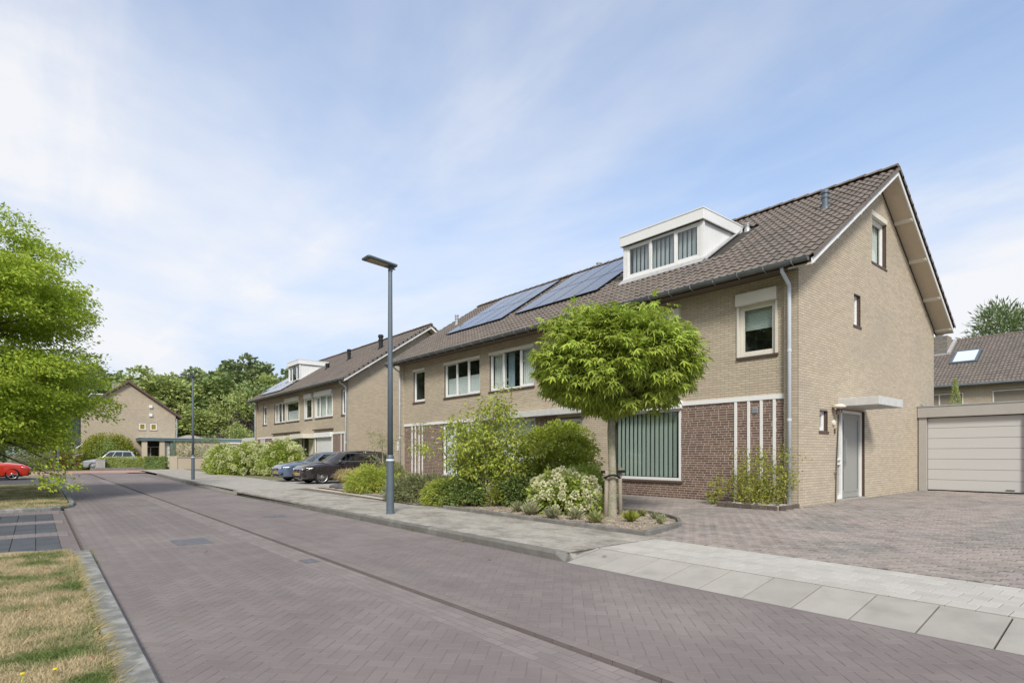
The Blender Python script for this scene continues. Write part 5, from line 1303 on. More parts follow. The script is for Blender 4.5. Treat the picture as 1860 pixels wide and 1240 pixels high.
def leaves(name, tm, pos, dirs, size, m, parent, rng, roll=None, width=None, stuff=True, near=0, near_name='leaf'):
    """foliage: the bulk as one mesh; optionally the nearest leaves as parts"""
    o = None
    if near:
        o_ = np.array(parent.location) if parent.parent is None else np.array(parent.parent.location)
        d = []
        for p in pos:
            q = project(*(p+o_)); d.append(q[2] if q else 1e6)
        idx = np.argsort(d)[:near]; mask = np.ones(len(pos), bool); mask[idx] = False
        me = np_mesh(near_name, tm[0], tm[1]); me.materials.append(K[m])
        for i in idx:
            c = bpy.data.objects.new(near_name, me); COL.objects.link(c); c.parent = parent
            x = Vector(dirs[i]).normalized(); q = x.to_track_quat('X', 'Z'); c.rotation_mode = 'QUATERNION'
            from mathutils import Quaternion
            c.rotation_quaternion = q @ Quaternion((1, 0, 0), float(rng.normal(0, roll or 1)))
            c.location = pos[i]; s = float(np.broadcast_to(size, (len(pos),))[i]); c.scale = (s, s, s)
        size = np.broadcast_to(size, (len(pos),))[mask]; pos = pos[mask]; dirs = dirs[mask]
    V, F = scatter_geom(tm, pos, dirs, size, rng, roll, width)
    o = mesh_obj(name, np_mesh(name, V, F), m, parent)
    if stuff: o['kind'] = 'stuff'
    return o
def clump_centres(rng, n, radii, lo=.55, flat=0, zmin=-1.):
    u = unit(rng.normal(size=(n*3, 3))); u = u[u[:, 2] > zmin][:n]
    r = rng.uniform(lo**3, 1, len(u))**(1/3); return u*r[:, None]*np.array(radii), u
def crown(rng, n_cl, per, radii, cl_r, centre=(0, 0, 0), lo=.55, droop=.3, zmin=-1., bumps=0, squash=.7, top_only=False):
    C, U = clump_centres(rng, n_cl, radii, lo, zmin=zmin)
    if bumps:
        k = 1+bumps*np.sin(3.1*U[:, 0]*2+1)*np.sin(2.7*U[:, 1]*2+.5)+bumps*.5*rng.normal(size=len(C)); C = C*k[:, None]
    P = []; D = []
    for c, u in zip(C, U):
        g = unit(rng.normal(size=(per, 3)))*(rng.uniform(.25, 1, per)**.6)[:, None]*cl_r*rng.uniform(.7, 1.25); g[:, 2] *= squash
        P.append(c+g); D.append(unit(g/cl_r*.9+u*.5+rng.normal(size=(per, 3))*.35+np.array([0, 0, -droop])))
    return np.concatenate(P)+np.array(centre), np.concatenate(D), C+np.array(centre)
def limbs(mb, rng, base, fork, targets, r0, r1=.012, sag=.1, n=5):
    for t in targets:
        a, b = np.array(fork), np.array(t); path = []
        mid = (a+b)/2+rng.normal(size=3)*np.linalg.norm(b-a)*.10+np.array([0, 0, sag])
        for i in range(n+1):
            s = i/n; path.append(tuple((1-s)**2*a+2*s*(1-s)*mid+s*s*b))
        mb.tube(path, [r0+(r1-r0)*i/n for i in range(n+1)], 6)

# --- globe tree in the front bed
def globe_tree():
    rng = np.random.default_rng(7); T = thing('globe_tree', 'clipped globe tree with star shaped leaves on a bare stem between stakes', 'tree', (8.93, 7.58, -.06))
    tr = MB(); tr.tube([(0, 0, -.1), (0.0, 0, .05), (.02, .01, .9), (.0, .03, 1.7), (.02, .0, 2.4)], [.125, .095, .078, .075, .085], 14)
    R = (1.58, 1.58, .98); ctr = (.06, -.06, 3.12)
    P, D, C = crown(rng, 470, 38, R, .25, ctr, lo=.52, droop=.45, bumps=.03, squash=.55)
    # extra shoots standing out of the top
    for s in ((-.55, .45, 1.02), (.62, -.40, 1.05), (.35, -.55, 1.0), (.9, -.6, .8), (.1, .05, .95), (-.9, .8, .78)):
        g = rng.normal(size=(70, 3))*np.array([.17, .17, .08]); P = np.concatenate([P, g+np.array(s)+np.array(ctr)]); D = np.concatenate([D, unit(g*2+rng.normal(size=(70, 3))*.4+np.array([0, 0, -.5]))])
    limbs(tr, rng, None, (.02, 0, 2.2), C[rng.choice(len(C), 40, False)], .04, .01, .1)
    tr.build('trunk', 'bark', T, smooth=True)
    cr = thing_part('crown', T)
    leaves('leaf_mass', MAPLE, P, D, rng.uniform(.12, .185, len(P)), 'l_globe', cr, rng, roll=.35, near=300)
    for i, (x, y, h, lean) in enumerate(((.50, .20, 1.0, -.02), (-.10, .08, .95, .03))):
        s = thing('tree_stake', ('round wooden stake on the house side of the globe tree', 'thin wooden stake close against the street side of the globe tree stem')[i], 'stake', (8.93+x, 7.58+y, -.08))
        b = MB(); b.tube([(0, 0, -.1), (lean*.5, 0, h*.5), (lean, 0, h), (lean, 0, h+.01)], [.045, .044, .042, .036], 10); b.build('stake_post', 'stake', s, smooth=True)
    tb = thing('tree_tie', 'black rubber strap tying the globe tree stem to its stakes', 'strap', (8.93, 7.58, .8))
    b = MB(); ring = [(.15*math.cos(a), .15*math.sin(a), -.04+.03*math.sin(a*2)) for a in np.linspace(0, 2*math.pi, 15)]; b.tube(ring, .022, 6); b.build('loop', 'rubber', tb)
    b = MB(); b.box(-.16, .52, .09, .17, .02, .075); b.build('cross_strap', 'rubber', tb, bevel=.01)
globe_tree()

# --- feathery street tree hanging in from the left
def feather_tree(name, label, loc, seed, R=(4.6, 4.6, 4.4), zc=4.5, n=150, per=85, low=True, rz=0):
    rng = np.random.default_rng(seed); T = thing('street_tree', label, 'tree', loc, rz, 'feathery street trees')
    tr = MB(); tr.tube([(0, 0, -.2), (0, 0, .2), (.05, .05, 2), (-.05, .1, 5), (.0, .05, zc+R[2]*.85)], [.30, .24, .19, .12, .02], 12)
    C, U = clump_centres(rng, n, R, .45); C = C+np.array([0, 0, zc]); C[:, 2] = np.maximum(C[:, 2], 1.75+.25*rng.uniform(size=len(C)))
    # narrower towards the top, skirts low
    k = np.clip(1.10-.035*(C[:, 2]-zc), .5, 1.25); C[:, :2] *= k[:, None]
    if low:
        ex = [(2.75, -2.4, .75), (2.7, -2.3, 1.15), (2.6, -2.1, 1.6), (2.4, -1.9, 2.1), (2.85, -2.5, .5), (1.9, -1.5, 2.5), (1.5, -2.2, 2.0), (1.0, -2.6, 1.9), (2.3, -1.0, 2.1), (1.0, -3.0, 2.4), (.2, -3.0, 2.1)]
        C = np.concatenate([C, ex]); U = np.concatenate([U, unit(np.array(ex)-np.array([0, 0, 4.]))])
    P = []; D = []
    for c, u in zip(C, U):
        h = unit(np.array([c[0], c[1], .0])); m = per if c[2] > 2.0 else per//2
        q = rng.uniform(-1, 1, (m, 3))*np.array([.72, .72, .16]); q = q[np.linalg.norm(q[:, :2], axis=1) < .72]
        out = q[:, :2]@h[:2]; q[:, 2] -= .22*(out+.3)**2+.12*rng.normal(size=len(q))*.5
        P.append(c+q); D.append(unit(h*.9+np.column_stack([q[:, 0], q[:, 1], np.zeros(len(q))])*.8+rng.normal(size=q.shape)*.25+np.array([0, 0, -.35])))
    P = np.concatenate(P); D = np.concatenate(D)
    if low: 
        keep = (P[:, 2] > 1.35) | ((P[:, 0] > 2.25) & (P[:, 2] > .35)); P, D = P[keep], D[keep]
    sel = rng.choice(len(C), min(60, len(C)), False)
    for i in sel:
        z0 = np.clip(C[i][2]-np.linalg.norm(C[i][:2])*.35, 1.6, zc+R[2]*.7); limbs(tr, rng, None, (0, .05, z0), [C[i]], .06, .012, .25)
    if low: limbs(tr, rng, None, (0, 0, 2.4), ex[:4], .05, .012, .5)
    tr.build('trunk', 'bark_dark', T, smooth=True)
    rep = 5; P = np.repeat(P, rep, 0)+rng.normal(size=(len(P)*rep, 3))*np.array([.10, .10, .045]); D = unit(np.repeat(D, rep, 0)+rng.normal(size=P.shape)*.55)
    leaves('crown', LEAF, P, D, rng.uniform(.085, .14, len(P)), 'l_cypress', T, rng, roll=.55)
    return T
feather_tree('street_tree', 'tall feathery light green tree drooping over the dry verge', (-2.35, 24.0, -.16), 21, R=(3.6, 3.6, 4.75), zc=4.7, n=470, per=105)

# --- garden shrubs
def shrub(name, label, loc, R, n_cl, per, m, tm=LEAF, size=(.06, .1), cl_r=.2, lo=.4, droop=.1, seed=1, zmin=-.35, stems=6, cat='shrub', group=None, bark='bark_dark', squash=.8, bumps=.08, ground=.02, roll=None, width=None):
    rng = np.random.default_rng(seed); T = thing(name, label, cat, loc, 0, group)
    P, D, C = crown(rng, n_cl, per, R, cl_r, (0, 0, R[2]*.42 if zmin > -.6 else R[2]), lo, droop, zmin, bumps, squash)
    k = P[:, 2] > ground; P, D = P[k], D[k]
    sz = rng.uniform(*size, len(P))
    leaves('foliage', tm, P, D, sz, m, T, rng, roll or .75, None if width is None else sz*width)
    if stems:
        b = MB(); limbs(b, rng, None, (0, 0, -.06), C[rng.choice(len(C), min(stems, len(C)), False)], .02, .006, .1); b.build('stems', bark, T)
    return T
def loose_shrub():
    rng = np.random.default_rng(5); T = thing('tall_shrub', 'tall loose many-stemmed green shrub standing left of the globe tree', 'shrub', (8.75, 11.5, -.08))
    b = MB(); P = []; D = []
    stems = [(-.55, .55, 2.35), (-.35, .75, 1.9), (-.15, .15, 2.5), (.15, -.15, 2.85), (.28, -.3, 2.45), (.55, -.55, 2.15), (.75, -.85, 1.8), (-.85, .95, 2.05), (-.9, 1.0, 1.5), (.35, .3, 2.2), (-.4, -.3, 2.0), (.9, -1.0, 1.45), (.05, .35, 2.0), (-.65, .3, 1.6), (.6, .1, 1.7)]
    for s in stems:
        s = np.array(s); a = np.array([s[0]*.10, s[1]*.10, -.05]); mid = np.array([s[0]*.25, s[1]*.25, s[2]*.55]); pts = []
        for i in range(9):
            t = i/8; pts.append((1-t)**2*a+2*t*(1-t)*mid+t*t*s)
        b.tube([tuple(p) for p in pts], [.026-.021*i/8 for i in range(9)], 6)
        for k in range(15):
            t = rng.uniform(.36, 1.0); c = (1-t)**2*a+2*t*(1-t)*mid+t*t*s+rng.normal(size=3)*np.array([.20, .20, .13])
            m = rng.integers(26, 46); g = rng.normal(size=(m, 3))*np.array([.12, .12, .09]); P.append(c+g); D.append(unit(g*4+rng.normal(size=(m, 3))*.5+np.array([0, 0, -.45])))
            b.tube([tuple((1-t)**2*a+2*t*(1-t)*mid+t*t*s), tuple(c)], [.007, .003], 4)
    b.build('stems', 'bark', T)
    P = np.concatenate(P); D = np.concatenate(D); k = P[:, 2] > .45; P, D = P[k], D[k]
    leaves('foliage', LEAF, P, D, rng.uniform(.075, .125, len(P)), 'l_shrub', T, rng, roll=.5)
loose_shrub()
shrub('round_shrub', 'dense rounded bright green shrub before the house window', (10.75, 11.05, -.05), (1.12, 1.12, 1.52), 400, 66, 'l_round', size=(.06, .10), cl_r=.20, seed=8, lo=.55, zmin=-.45, bumps=.08)
shrub('low_evergreen', 'wide low dark evergreen bush beside the street lamp', (8.35, 13.9, -.1), (.95, 1.35, .50), 300, 44, 'l_juniper', SLIM, (.08, .13), .18, seed=9, group=None)
shrub('low_evergreen', 'smaller olive bush between the dark evergreen and the tall loose shrub', (9.15, 12.9, -.1), (.75, .9, .52), 190, 40, 'l_olive', SLIM, (.08, .13), .18, seed=10)
shrub('ground_shrub', 'low dark green bush at the foot of the tall loose shrub', (8.25, 11.95, -.08), (.55, .75, .46), 170, 40, 'l_dark', LEAF, (.06, .09), .15, seed=11)
shrub('ground_shrub', 'fresh green low bush spilling over the bed edge', (7.95, 12.35, -.08), (.40, .50, .42), 120, 40, 'l_shrub', SLIM, (.08, .12), .14, seed=12)
shrub('ground_shrub', 'dark green bush with yellow tips behind the tall shrub stems', (9.35, 10.75, -.08), (.70, .80, .56), 170, 40, 'l_dark', LEAF, (.06, .10), .16, seed=13)
shrub('ground_shrub', 'small yellow green sprout beside the tall shrub stems', (8.55, 10.95, -.08), (.20, .20, .30), 14, 22, 'l_yellow', LEAF, (.06, .10), .09, seed=14, stems=3)
shrub('ground_shrub', 'yellow green bush at the house wall behind the evergreens', (10.6, 14.0, -.05), (.8, .9, .62), 150, 36, 'l_yellow', SLIM, (.08, .13), .18, seed=15)
shrub('ground_shrub', 'leafy green bush just behind the white hydrangea', (9.75, 9.15, -.06), (.55, .70, .66), 150, 36, 'l_hydrangea', LEAF, (.06, .10), .15, seed=16)
# hydrangea: leaves plus each flower head a part
HEAD = None
def head_mesh():
    rng = np.random.default_rng(3); n = 90; u = unit(rng.normal(size=(n, 3))); u[:, 2] = u[:, 2]*.9+.05
    p = u*np.array([.42, .42, .52])*rng.uniform(.85, 1.06, n)[:, None]
    V, F = scatter_geom(CARD, p, unit(u+rng.normal(size=(n, 3))*.7), .26, rng); 
    return V, F
def hydrangea(label, loc, R, n_cl, per, heads, seed, hsize=(.13, .20), petal='petal', leaf_size=(.08, .13), front=None, boxy=False, cl_r=.2, name='hydrangea', group=None):
    rng = np.random.default_rng(seed); T = thing(name, label, 'hydrangea', loc, 0, group)
    P, D, C = crown(rng, n_cl, per, R, cl_r, (0, 0, R[2]*.40), .45, .15, -.35, .06, .85)
    if boxy:
        s = np.maximum(np.abs(P[:, 0])/R[0], np.abs(P[:, 1])/R[1]); 
    k = P[:, 2] > .02; P, D = P[k], D[k]
    leaves('foliage', LEAF, P, D, rng.uniform(*leaf_size, len(P)), 'l_hydrangea', T, rng, .7)
    b = MB(); limbs(b, rng, None, (0, 0, -.05), C[rng.choice(len(C), min(10, len(C)), False)], .014, .006, .1); b.build('stems', 'bark_dark', T)
    V, F = head_mesh(); me = np_mesh('flower_head', V, F); me.materials.append(K[petal])
    k = 0; tries = 0; placed = []
    while k < heads and tries < heads*40:
        tries += 1; u = rng.normal(size=3); u /= np.linalg.norm(u)
        if u[2] < -.25: continue
        p = u*np.array(R)*rng.uniform(.95, 1.10)+np.array([0, 0, R[2]*.40])
        if p[2] < .10: continue
        s = rng.uniform(*hsize)
        if any(np.linalg.norm(p-q) < .85*s for q in placed): continue
        placed.append(p); o = bpy.data.objects.new('flower_head', me); COL.objects.link(o); o.parent = T; o.location = p
        o.scale = (s, s, s*rng.uniform(1., 1.25)); o.rotation_euler = (rng.normal(0, .35), rng.normal(0, .35), rng.uniform(0, 6)); k += 1
    return T
hydrangea('cream flowering hydrangea in the front of the bed beside the globe tree', (8.85, 8.85, -.06), (.62, .84, .62), 110, 34, 58, 31, (.15, .21), 'petal_warm')
for i, (x, y, rx, ry, rz_, hd) in enumerate(((10.2, 43.6, 1.15, 2.3, 1.35, 64), (10.9, 40.2, 1.25, 2.3, 1.45, 66), (11.9, 36.8, 1.2, 2.0, 1.5, 60), (9.75, 41.6, .8, 1.2, .85, 36))):
    hydrangea(('big cream flowering hydrangea at the far end of the hedge near the garden wall', 'big cream flowering hydrangea in the middle of the hedge by the parking place', 'big cream flowering hydrangea of the hedge nearest the parked cars', 'small cream hydrangea bulging from the foot of the hedge')[i], (x, y, -.12), (rx, ry, rz_), 200, 36, hd, 40+i, (.26, .38), 'petal', (.12, .18), cl_r=.3, group='hydrangeas forming the long hedge')
# climber on the house corner
def climber():
    rng = np.random.default_rng(17); T = thing('wall_climber', 'sparse yellowish climber growing up the brown brick panel by the downpipe', 'climber', (12.95, 6.6, 0))
    b = MB(); P = []; D = []
    for s in ((.0, .0, 1.0), (.28, .55, 1.42), (.2, .25, 1.15), (.25, -.2, .95), (.25, -.55, 1.0), (.1, .75, .8), (.05, .9, .55), (-.1, -.35, .7), (.3, -.62, .75), (.2, .1, 1.3), (-.05, .45, .75), (-.2, .15, .5), (.34, -.45, 1.3), (.1, -.15, .55)):
        s = np.array(s); a = np.array([.05+s[0]*.2, s[1]*.45, 0.]); b.tube([tuple(a), tuple((a+s)/2+rng.normal(size=3)*.05), tuple(s)], [.009, .006, .003], 5)
        for k in range(24):
            t = rng.uniform(.12, 1.03); c = a+(s-a)*t+rng.normal(size=3)*np.array([.06, .12, .08]); m = rng.integers(7, 15); g = rng.normal(size=(m, 3))*.06; P.append(c+g); D.append(unit(g*6+rng.normal(size=(m, 3))+np.array([-.5, 0, -.2])))
    P = np.concatenate(P); D = np.concatenate(D); P[:, 0] = np.minimum(P[:, 0], .50); k = P[:, 2] > .04
    b.build('stems', 'bark', T); leaves('foliage', LEAF, P[k], D[k], rng.uniform(.045, .08, k.sum()), 'l_vine', T, rng)
    shrub('wall_sprout', 'small yellow green sprout on the paving beside the brick planter', (12.75, 7.62, -.02), (.16, .20, .42), 16, 20, 'l_vine', LEAF, (.05, .08), .08, seed=18, stems=3)
climber()
K['old_brick'] = mat('weathered_brick', (.13, .105, .085), .9, (12, .25), .2, (40, .5, .004))
pl = thing('brick_planter', 'low brick edged planter at the house corner under the climber', 'planter', (12.45, 5.88, -.01))
b = MB(); b.box(0, .96, .0, 1.40, -.05, .06); b.build('planter_soil', 'gravel', pl)
for i in range(7):
    b = MB(); b.box(-.07, .0, .02+.2*i, .21+.2*i, -.05, .085); b.build('edging_brick', K['old_brick'], pl, bevel=.008)
for i in range(4):
    b = MB(); b.box(.0+.22*i, .21+.22*i, -.07, .0, -.05, .085); b.build('edging_brick', K['old_brick'], pl, bevel=.008)
b = MB(); b.box(0, .96, 1.40, 1.46, -.05, .085); b.build('edging_brick', K['old_brick'], pl, bevel=.008)
rg = random.Random(9)
for i in range(26):
    q = random.Random(i+50); b = MB(); r = q.uniform(.025, .05); b.lathe([(.0001, -.6*r), (r, -.2*r), (r*.85, .4*r), (.0001, .65*r)], (0, 0, 0), 6)
    o = b.build('pebble', 'rock' if i % 4 == 0 else 'slab', pl); o.location = (q.uniform(.06, .75), q.uniform(.08, 1.3), .07); o.rotation_euler = (q.uniform(-.4, .4), q.uniform(-.4, .4), q.uniform(0, 6)); o.scale = (1.3, 1, 1)

# --- the planted bed: soil, edging
b = MB()
bed_pts = [(7.52, 5.66), (8.2, 5.80), (8.9, 5.98), (9.5, 6.45), (9.85, 6.98), (10.05, 7.5), (10.12, 8.0), (10.25, 9.5), (11.0, 10.6), (13.36, 11.6), (13.36, 22.0), (8.4, 22.0), (8.1, 17.5), (7.9, 14), (7.56, 11.2)]
n = 44; V = []; rng = np.random.default_rng(4)
b.add([(x, y, -.062) for x, y in bed_pts], [tuple(range(len(bed_pts)))]); bed = b.build('planted_bed', 'soil', kind='structure')
kerb_line(bed, [(7.42, 5.62), (7.46, 8.6), (7.5, 11.6)], .08, -.018, -.2, 'edging_stone', 'kerb', 1.0, .008)
ar = [(7.46, 5.60), (8.2, 5.74), (8.9, 5.93), (9.5, 6.38), (9.88, 6.95), (10.1, 7.5), (10.17, 8.0), (10.3, 9.4)]
kerb_line(bed, ar[::-1], .07, .0, -.2, 'edging_stone', 'kerb', .22, .01)
kerb_line(bed, [(7.62, 12.7), (7.85, 14.5), (8.1, 17.4)], .08, -.05, -.2, 'edging_stone', 'kerb', 1.0, .008)
# soil crumbs and small stones over the near part
rng = np.random.default_rng(6); nc = 2600; p = np.column_stack([rng.uniform(7.55, 10.1, nc), rng.uniform(5.75, 11, nc), np.full(nc, -.058)]); k = [inside(BED, q[0], q[1]) for q in p]; p = p[k]
ico = np.array([(1, 0, 0), (-1, 0, 0), (0, 1, 0), (0, -1, 0), (0, 0, .8), (0, 0, -.4)]); icf = np.array([(0, 2, 4), (2, 1, 4), (1, 3, 4), (3, 0, 4)])
V, F = scatter_geom((ico, icf), p, rng.normal(size=p.shape)*np.array([1, 1, .2]), rng.uniform(.008, .028, len(p))*1.0, rng, roll=.3); o = mesh_obj('soil_crumbs', np_mesh('soil_crumbs', V, F), 'soil', bed); o['kind'] = 'stuff'
b = MB(); b.add([(7.5, 12.9, -.085), (8.5, 13.0, -.085), (9.2, 22.0, -.10), (8.1, 22.2, -.10)], [(0, 1, 2, 3)]); b.build('gravel_strip', 'gravel', kind='structure')
# grey tufts and little plants in the bed
tufts = [(7.95, 8.95, 'l_grey'), (7.85, 8.2, 'l_grey'), (8.05, 7.75, 'l_grey'), (7.95, 7.15, 'l_olive'), (8.6, 6.85, 'l_yellow'), (9.15, 6.55, 'l_grey'), (9.35, 6.85, 'l_grey'), (8.75, 6.3, 'l_grey'), (9.55, 7.3, 'l_olive'), (8.15, 9.6, 'l_grey')]
tl = ['grey green lavender tuft at the bed edge before the hydrangea', 'second grey lavender tuft, between the bed edge and the hydrangea', 'grey tuft close to the street side of the globe tree', 'olive green tuft by the edging stones', 'yellow green tuft right at the foot of the globe tree', 'small dry grey tuft in the rounded end of the bed', 'small dry grey tuft near the curved edging', 'low grey tuft near the bed corner', 'olive tuft behind the wooden stake', 'grey tuft beside the tall loose shrub']
for i, (x, y, m) in enumerate(tufts):
    s = (.24, .22, .20, .20, .19, .12, .12, .11, .13, .2)[i]
    rng = np.random.default_rng(100+i); T = thing('bed_tuft', tl[i], 'plant', (x, y, -.065)); nn = 260
    a = rng.uniform(0, 6.28, nn); e = rng.uniform(.5, 1.45, nn); D = np.column_stack([np.cos(a)*np.cos(e), np.sin(a)*np.cos(e), np.sin(e)]); P = D*rng.uniform(0, .5, nn)[:, None]*s
    leaves('leaf_tuft', SLIM, P, D, rng.uniform(.5, 1.0, nn)*s, m, T, rng)
# ornamental grasses, shrubs and rocks by the parking place
def tussock(label, loc, r, h, m, seed, n=900, cat='ornamental grass'):
    rng = np.random.default_rng(seed); T = thing('ornamental_grass', label, cat, loc, 0)
    a = rng.uniform(0, 6.28, n); e = np.arccos(rng.uniform(0, 1, n)**.8)*.85; l = rng.uniform(.6, 1.0, n)
    base = np.column_stack([np.cos(a), np.sin(a), np.zeros(n)])*rng.uniform(0, .25, n)[:, None]*r
    V = []; F = []; 
    for k in range(n):
        d = np.array([math.cos(a[k]), math.sin(a[k])]); w = .010; q = np.array([-d[1], d[0], 0])*w; p0 = base[k]; out = math.sin(e[k])*r*1.05*l[k]; up = h*l[k]*math.cos(e[k]*.75)
        p1 = p0+np.array([d[0]*out*.45, d[1]*out*.45, up*.75]); p2 = p0+np.array([d[0]*out*.8, d[1]*out*.8, up]); p3 = p0+np.array([d[0]*out*1.1, d[1]*out*1.1, up*.72])
        i0 = len(V); V += [p0-q, p0+q, p1+q, p1-q, p2+q*.8, p2-q*.8, p3]; F += [(i0, i0+1, i0+2, i0+3), (i0+3, i0+2, i0+4, i0+5), (i0+5, i0+4, i0+6, i0+6)]
    b = MB(); b.v = [tuple(v) for v in V]; b.f = [f if f[2] != f[3] else f[:3] for f in F]; o = b.build('grass_blades', m, T); o['kind'] = 'stuff'
    return T
tussock('straw coloured ornamental grass tuft beside the dark brown car wheel', (9.55, 21.9, -.1), .55, .80, 'l_straw', 61)
tussock('pale rounded ornamental grass tuft between the car and the green bush', (9.30, 20.3, -.1), .55, .85, 'l_straw', 62)
shrub('ground_shrub', 'yellow green bush between the ornamental grass and the street lamp', (8.75, 18.0, -.1), (.75, 1.05, .60), 260, 40, 'l_shrub', SLIM, (.09, .14), .2, seed=63)
shrub('ground_shrub', 'taller grey green bush behind the street lamp', (9.7, 18.6, -.1), (.7, .9, .68), 180, 36, 'l_olive', SLIM, (.09, .14), .2, seed=64)
for i, (x, y, h) in enumerate(((10.6, 20.8, 2.1), (10.9, 18.6, 2.3))):
    rng = np.random.default_rng(66+i); T = thing('young_tree', ('thin young tree with few leaves standing before the dark brown car', 'thin young tree with grey leaves standing behind the street lamp')[i], 'tree', (x, y, -.1))
    b = MB(); b.tube([(0, 0, 0), (.02, .02, h*.5), (0, .04, h)], [.035, .028, .012], 8); P = []; D = []
    for k in range(22):
        c = np.array([rng.normal(0, .28), rng.normal(0, .28), rng.uniform(h*.42, h*1.05)]); b.tube([(0.01, .02, c[2]-.15), tuple(c)], [.008, .003], 4); m = 22; g = rng.normal(size=(m, 3))*.10; P.append(c+g); D.append(unit(g*5+rng.normal(size=(m, 3))*.5+np.array([0, 0, -.5])))
    b.build('trunk', 'stake', T); P = np.concatenate(P); D = np.concatenate(D); leaves('crown', SLIM, P, D, rng.uniform(.09, .14, len(P)), 'l_olive', T, rng)
for i, (x, y, s) in enumerate(((8.95, 21.2, .22), (8.85, 20.4, .26), (8.8, 19.7, .2))):
    rg_ = random.Random(70+i); bm = bmesh.new(); bmesh.ops.create_icosphere(bm, subdivisions=2, radius=1)
    for v in bm.verts: v.co = Vector((v.co.x*s*1.5, v.co.y*s, v.co.z*s*.62))*(1+rg_.uniform(-.14, .14))
    me = bpy.data.meshes.new('garden_rock'); bm.to_mesh(me); bm.free(); o = mesh_obj('garden_rock', me, 'rock'); o.location = (x, y, -.1+s*.3)
    setp(o, ('dark rock at the foot of the straw coloured grass', 'dark rock between the two grass tufts and the pavement', 'dark rock beside the yellow green bush')[i], 'rock')

# --- far gardens
def blob_hedge(name, label, loc, size, n, m, leaf=(.12, .2), seed=1, tm=LEAF, cat='hedge', dome=False, ht=None):
    rng = np.random.default_rng(seed); T = thing(name, label, cat, loc); X, Y, Z = size
    if dome:
        u = unit(rng.normal(size=(n, 3))); u[:, 2] = np.abs(u[:, 2]); P = np.sign(u)*np.abs(u)**.75*np.array([X/2, Y/2, Z])*rng.uniform(.82, 1.03, n)[:, None]; D = unit(u+rng.normal(size=(n, 3))*.6)
    else:
        P = rng.uniform(-1, 1, (n, 3)); ax = rng.integers(0, 3, n); sg = np.sign(P[np.arange(n), ax]); P[np.arange(n), ax] = sg*rng.uniform(.82, 1.02, n); P = P*np.array([X/2, Y/2, Z/2])+np.array([0, 0, Z/2]); P += rng.normal(size=P.shape)*.05
        D = unit(rng.normal(size=(n, 3))+np.array([0, 0, .3]))
    k = P[:, 2] > .0
    leaves('foliage', tm, P[k], D[k], rng.uniform(*leaf, k.sum()), m, T, rng, .8)
    core = MB()
    if dome: core.lathe([(X*.42, .0), (X*.42, Z*.4), (X*.34, Z*.7), (X*.15, Z*.86), (.0001, Z*.9)], (0, 0, 0), 14); core.v = [(x, y*Y/X, z) for x, y, z in core.v]
    else: core.box(-X*.45, X*.45, -Y*.42, Y*.42, .02, Z*.88)
    core.build('inner_branches', 'l_dark', T)
    return T
blob_hedge('big_hedge', 'big rounded clipped yellow green hedge before the end house gable', (5.35, 66.9, -.2), (4.6, 1.7, 3.35), 6500, 'l_hedge', (.12, .22), 81, dome=True)
blob_hedge('low_hedge', 'long low green hedge before the silver car', (6.9, 62.4, -.2), (5.2, .9, 1.15), 4200, 'l_shrub', (.09, .15), 82)
blob_hedge('low_hedge', 'short dark green hedge beside the brick garden wall pier', (8.35, 60.6, -.2), (1.6, 1.0, 1.15), 2200, 'l_dark', (.09, .15), 83)
shrub('far_bush', 'olive bush with loose shoots behind the garden wall', (10.6, 60.3, -.2), (1.4, 1.2, 1.9), 90, 26, 'l_olive', SLIM, (.16, .26), .35, seed=84)
shrub('far_bush', 'dark grey green round bush behind the far street lamp', (12.6, 60.6, -.2), (1.5, 1.3, 2.35), 120, 26, 'l_wood3', SLIM, (.14, .22), .35, seed=85)
shrub('far_bush', 'copper brown rounded bush at the end of the cross street', (2.2, 65.0, -.2), (1.2, 1.0, 1.1), 90, 28, 'l_brown', LEAF, (.10, .16), .25, seed=86)
shrub('far_bush', 'grey green feathery bush beyond the bright red car', (-.2, 66.0, -.2), (1.5, 1.1, 1.35), 90, 26, 'l_grey', SLIM, (.15, .24), .3, seed=87)
shrub('far_bush', 'yellow green bush beside the dark small tree', (1.0, 70.0, -.2), (1.3, 1.1, 1.9), 80, 26, 'l_yellow', LEAF, (.14, .22), .3, seed=88)
shrub('far_bush', 'dark bush behind the bright red car', (-2.6, 72.0, -.2), (3.4, 1.5, 2.6), 160, 26, 'l_wood3', LEAF, (.16, .28), .4, seed=89)
shrub('far_bush', 'mid green bush left of the end house', (.8, 74.0, -.2), (2.2, 1.5, 2.8), 130, 26, 'l_wood', LEAF, (.16, .28), .4, seed=90)
shrub('far_bush', 'bright green bush in front of the purple tree', (17.6, 70, -.2), (1.9, 1.7, 3.6), 130, 26, 'l_wood2', LEAF, (.18, .3), .4, seed=91)
# the wood behind, tree by tree
def wood_tree(seed, m, R=(4.2, 4.2, 5.2), zc=9.2, n=100, per=48, leaf=(.36, .62)):
    rng = np.random.default_rng(seed); T = thing('wood_tree', 'x', 'tree', (0, 0, 0))
    P, D, C = crown(rng, n, per, R, 1.05, (0, 0, zc), .5, .15, -1., .10, .75)
    b = MB(); b.tube([(0, 0, -.3), (.1, 0, 2.5), (0, .1, zc*.7), (0, 0, zc+R[2]*.6)], [.38, .28, .2, .04], 8)
    for i in rng.choice(len(C), 26, False): limbs(b, rng, None, (0, 0, max(2.0, C[i][2]-2.2)), [C[i]], .09, .02, .2)
    b.build('trunk', 'bark_dark', T); leaves('crown', CARD, P, D, rng.uniform(*leaf, len(P)), m, T, rng, .8)
    return T
KIND = [wood_tree(201, 'l_wood', n=130), wood_tree(202, 'l_wood2', (4.6, 4.6, 4.6), 8.6, 130), wood_tree(203, 'l_wood3', (3.6, 3.6, 6.2), 9.6, 130)]
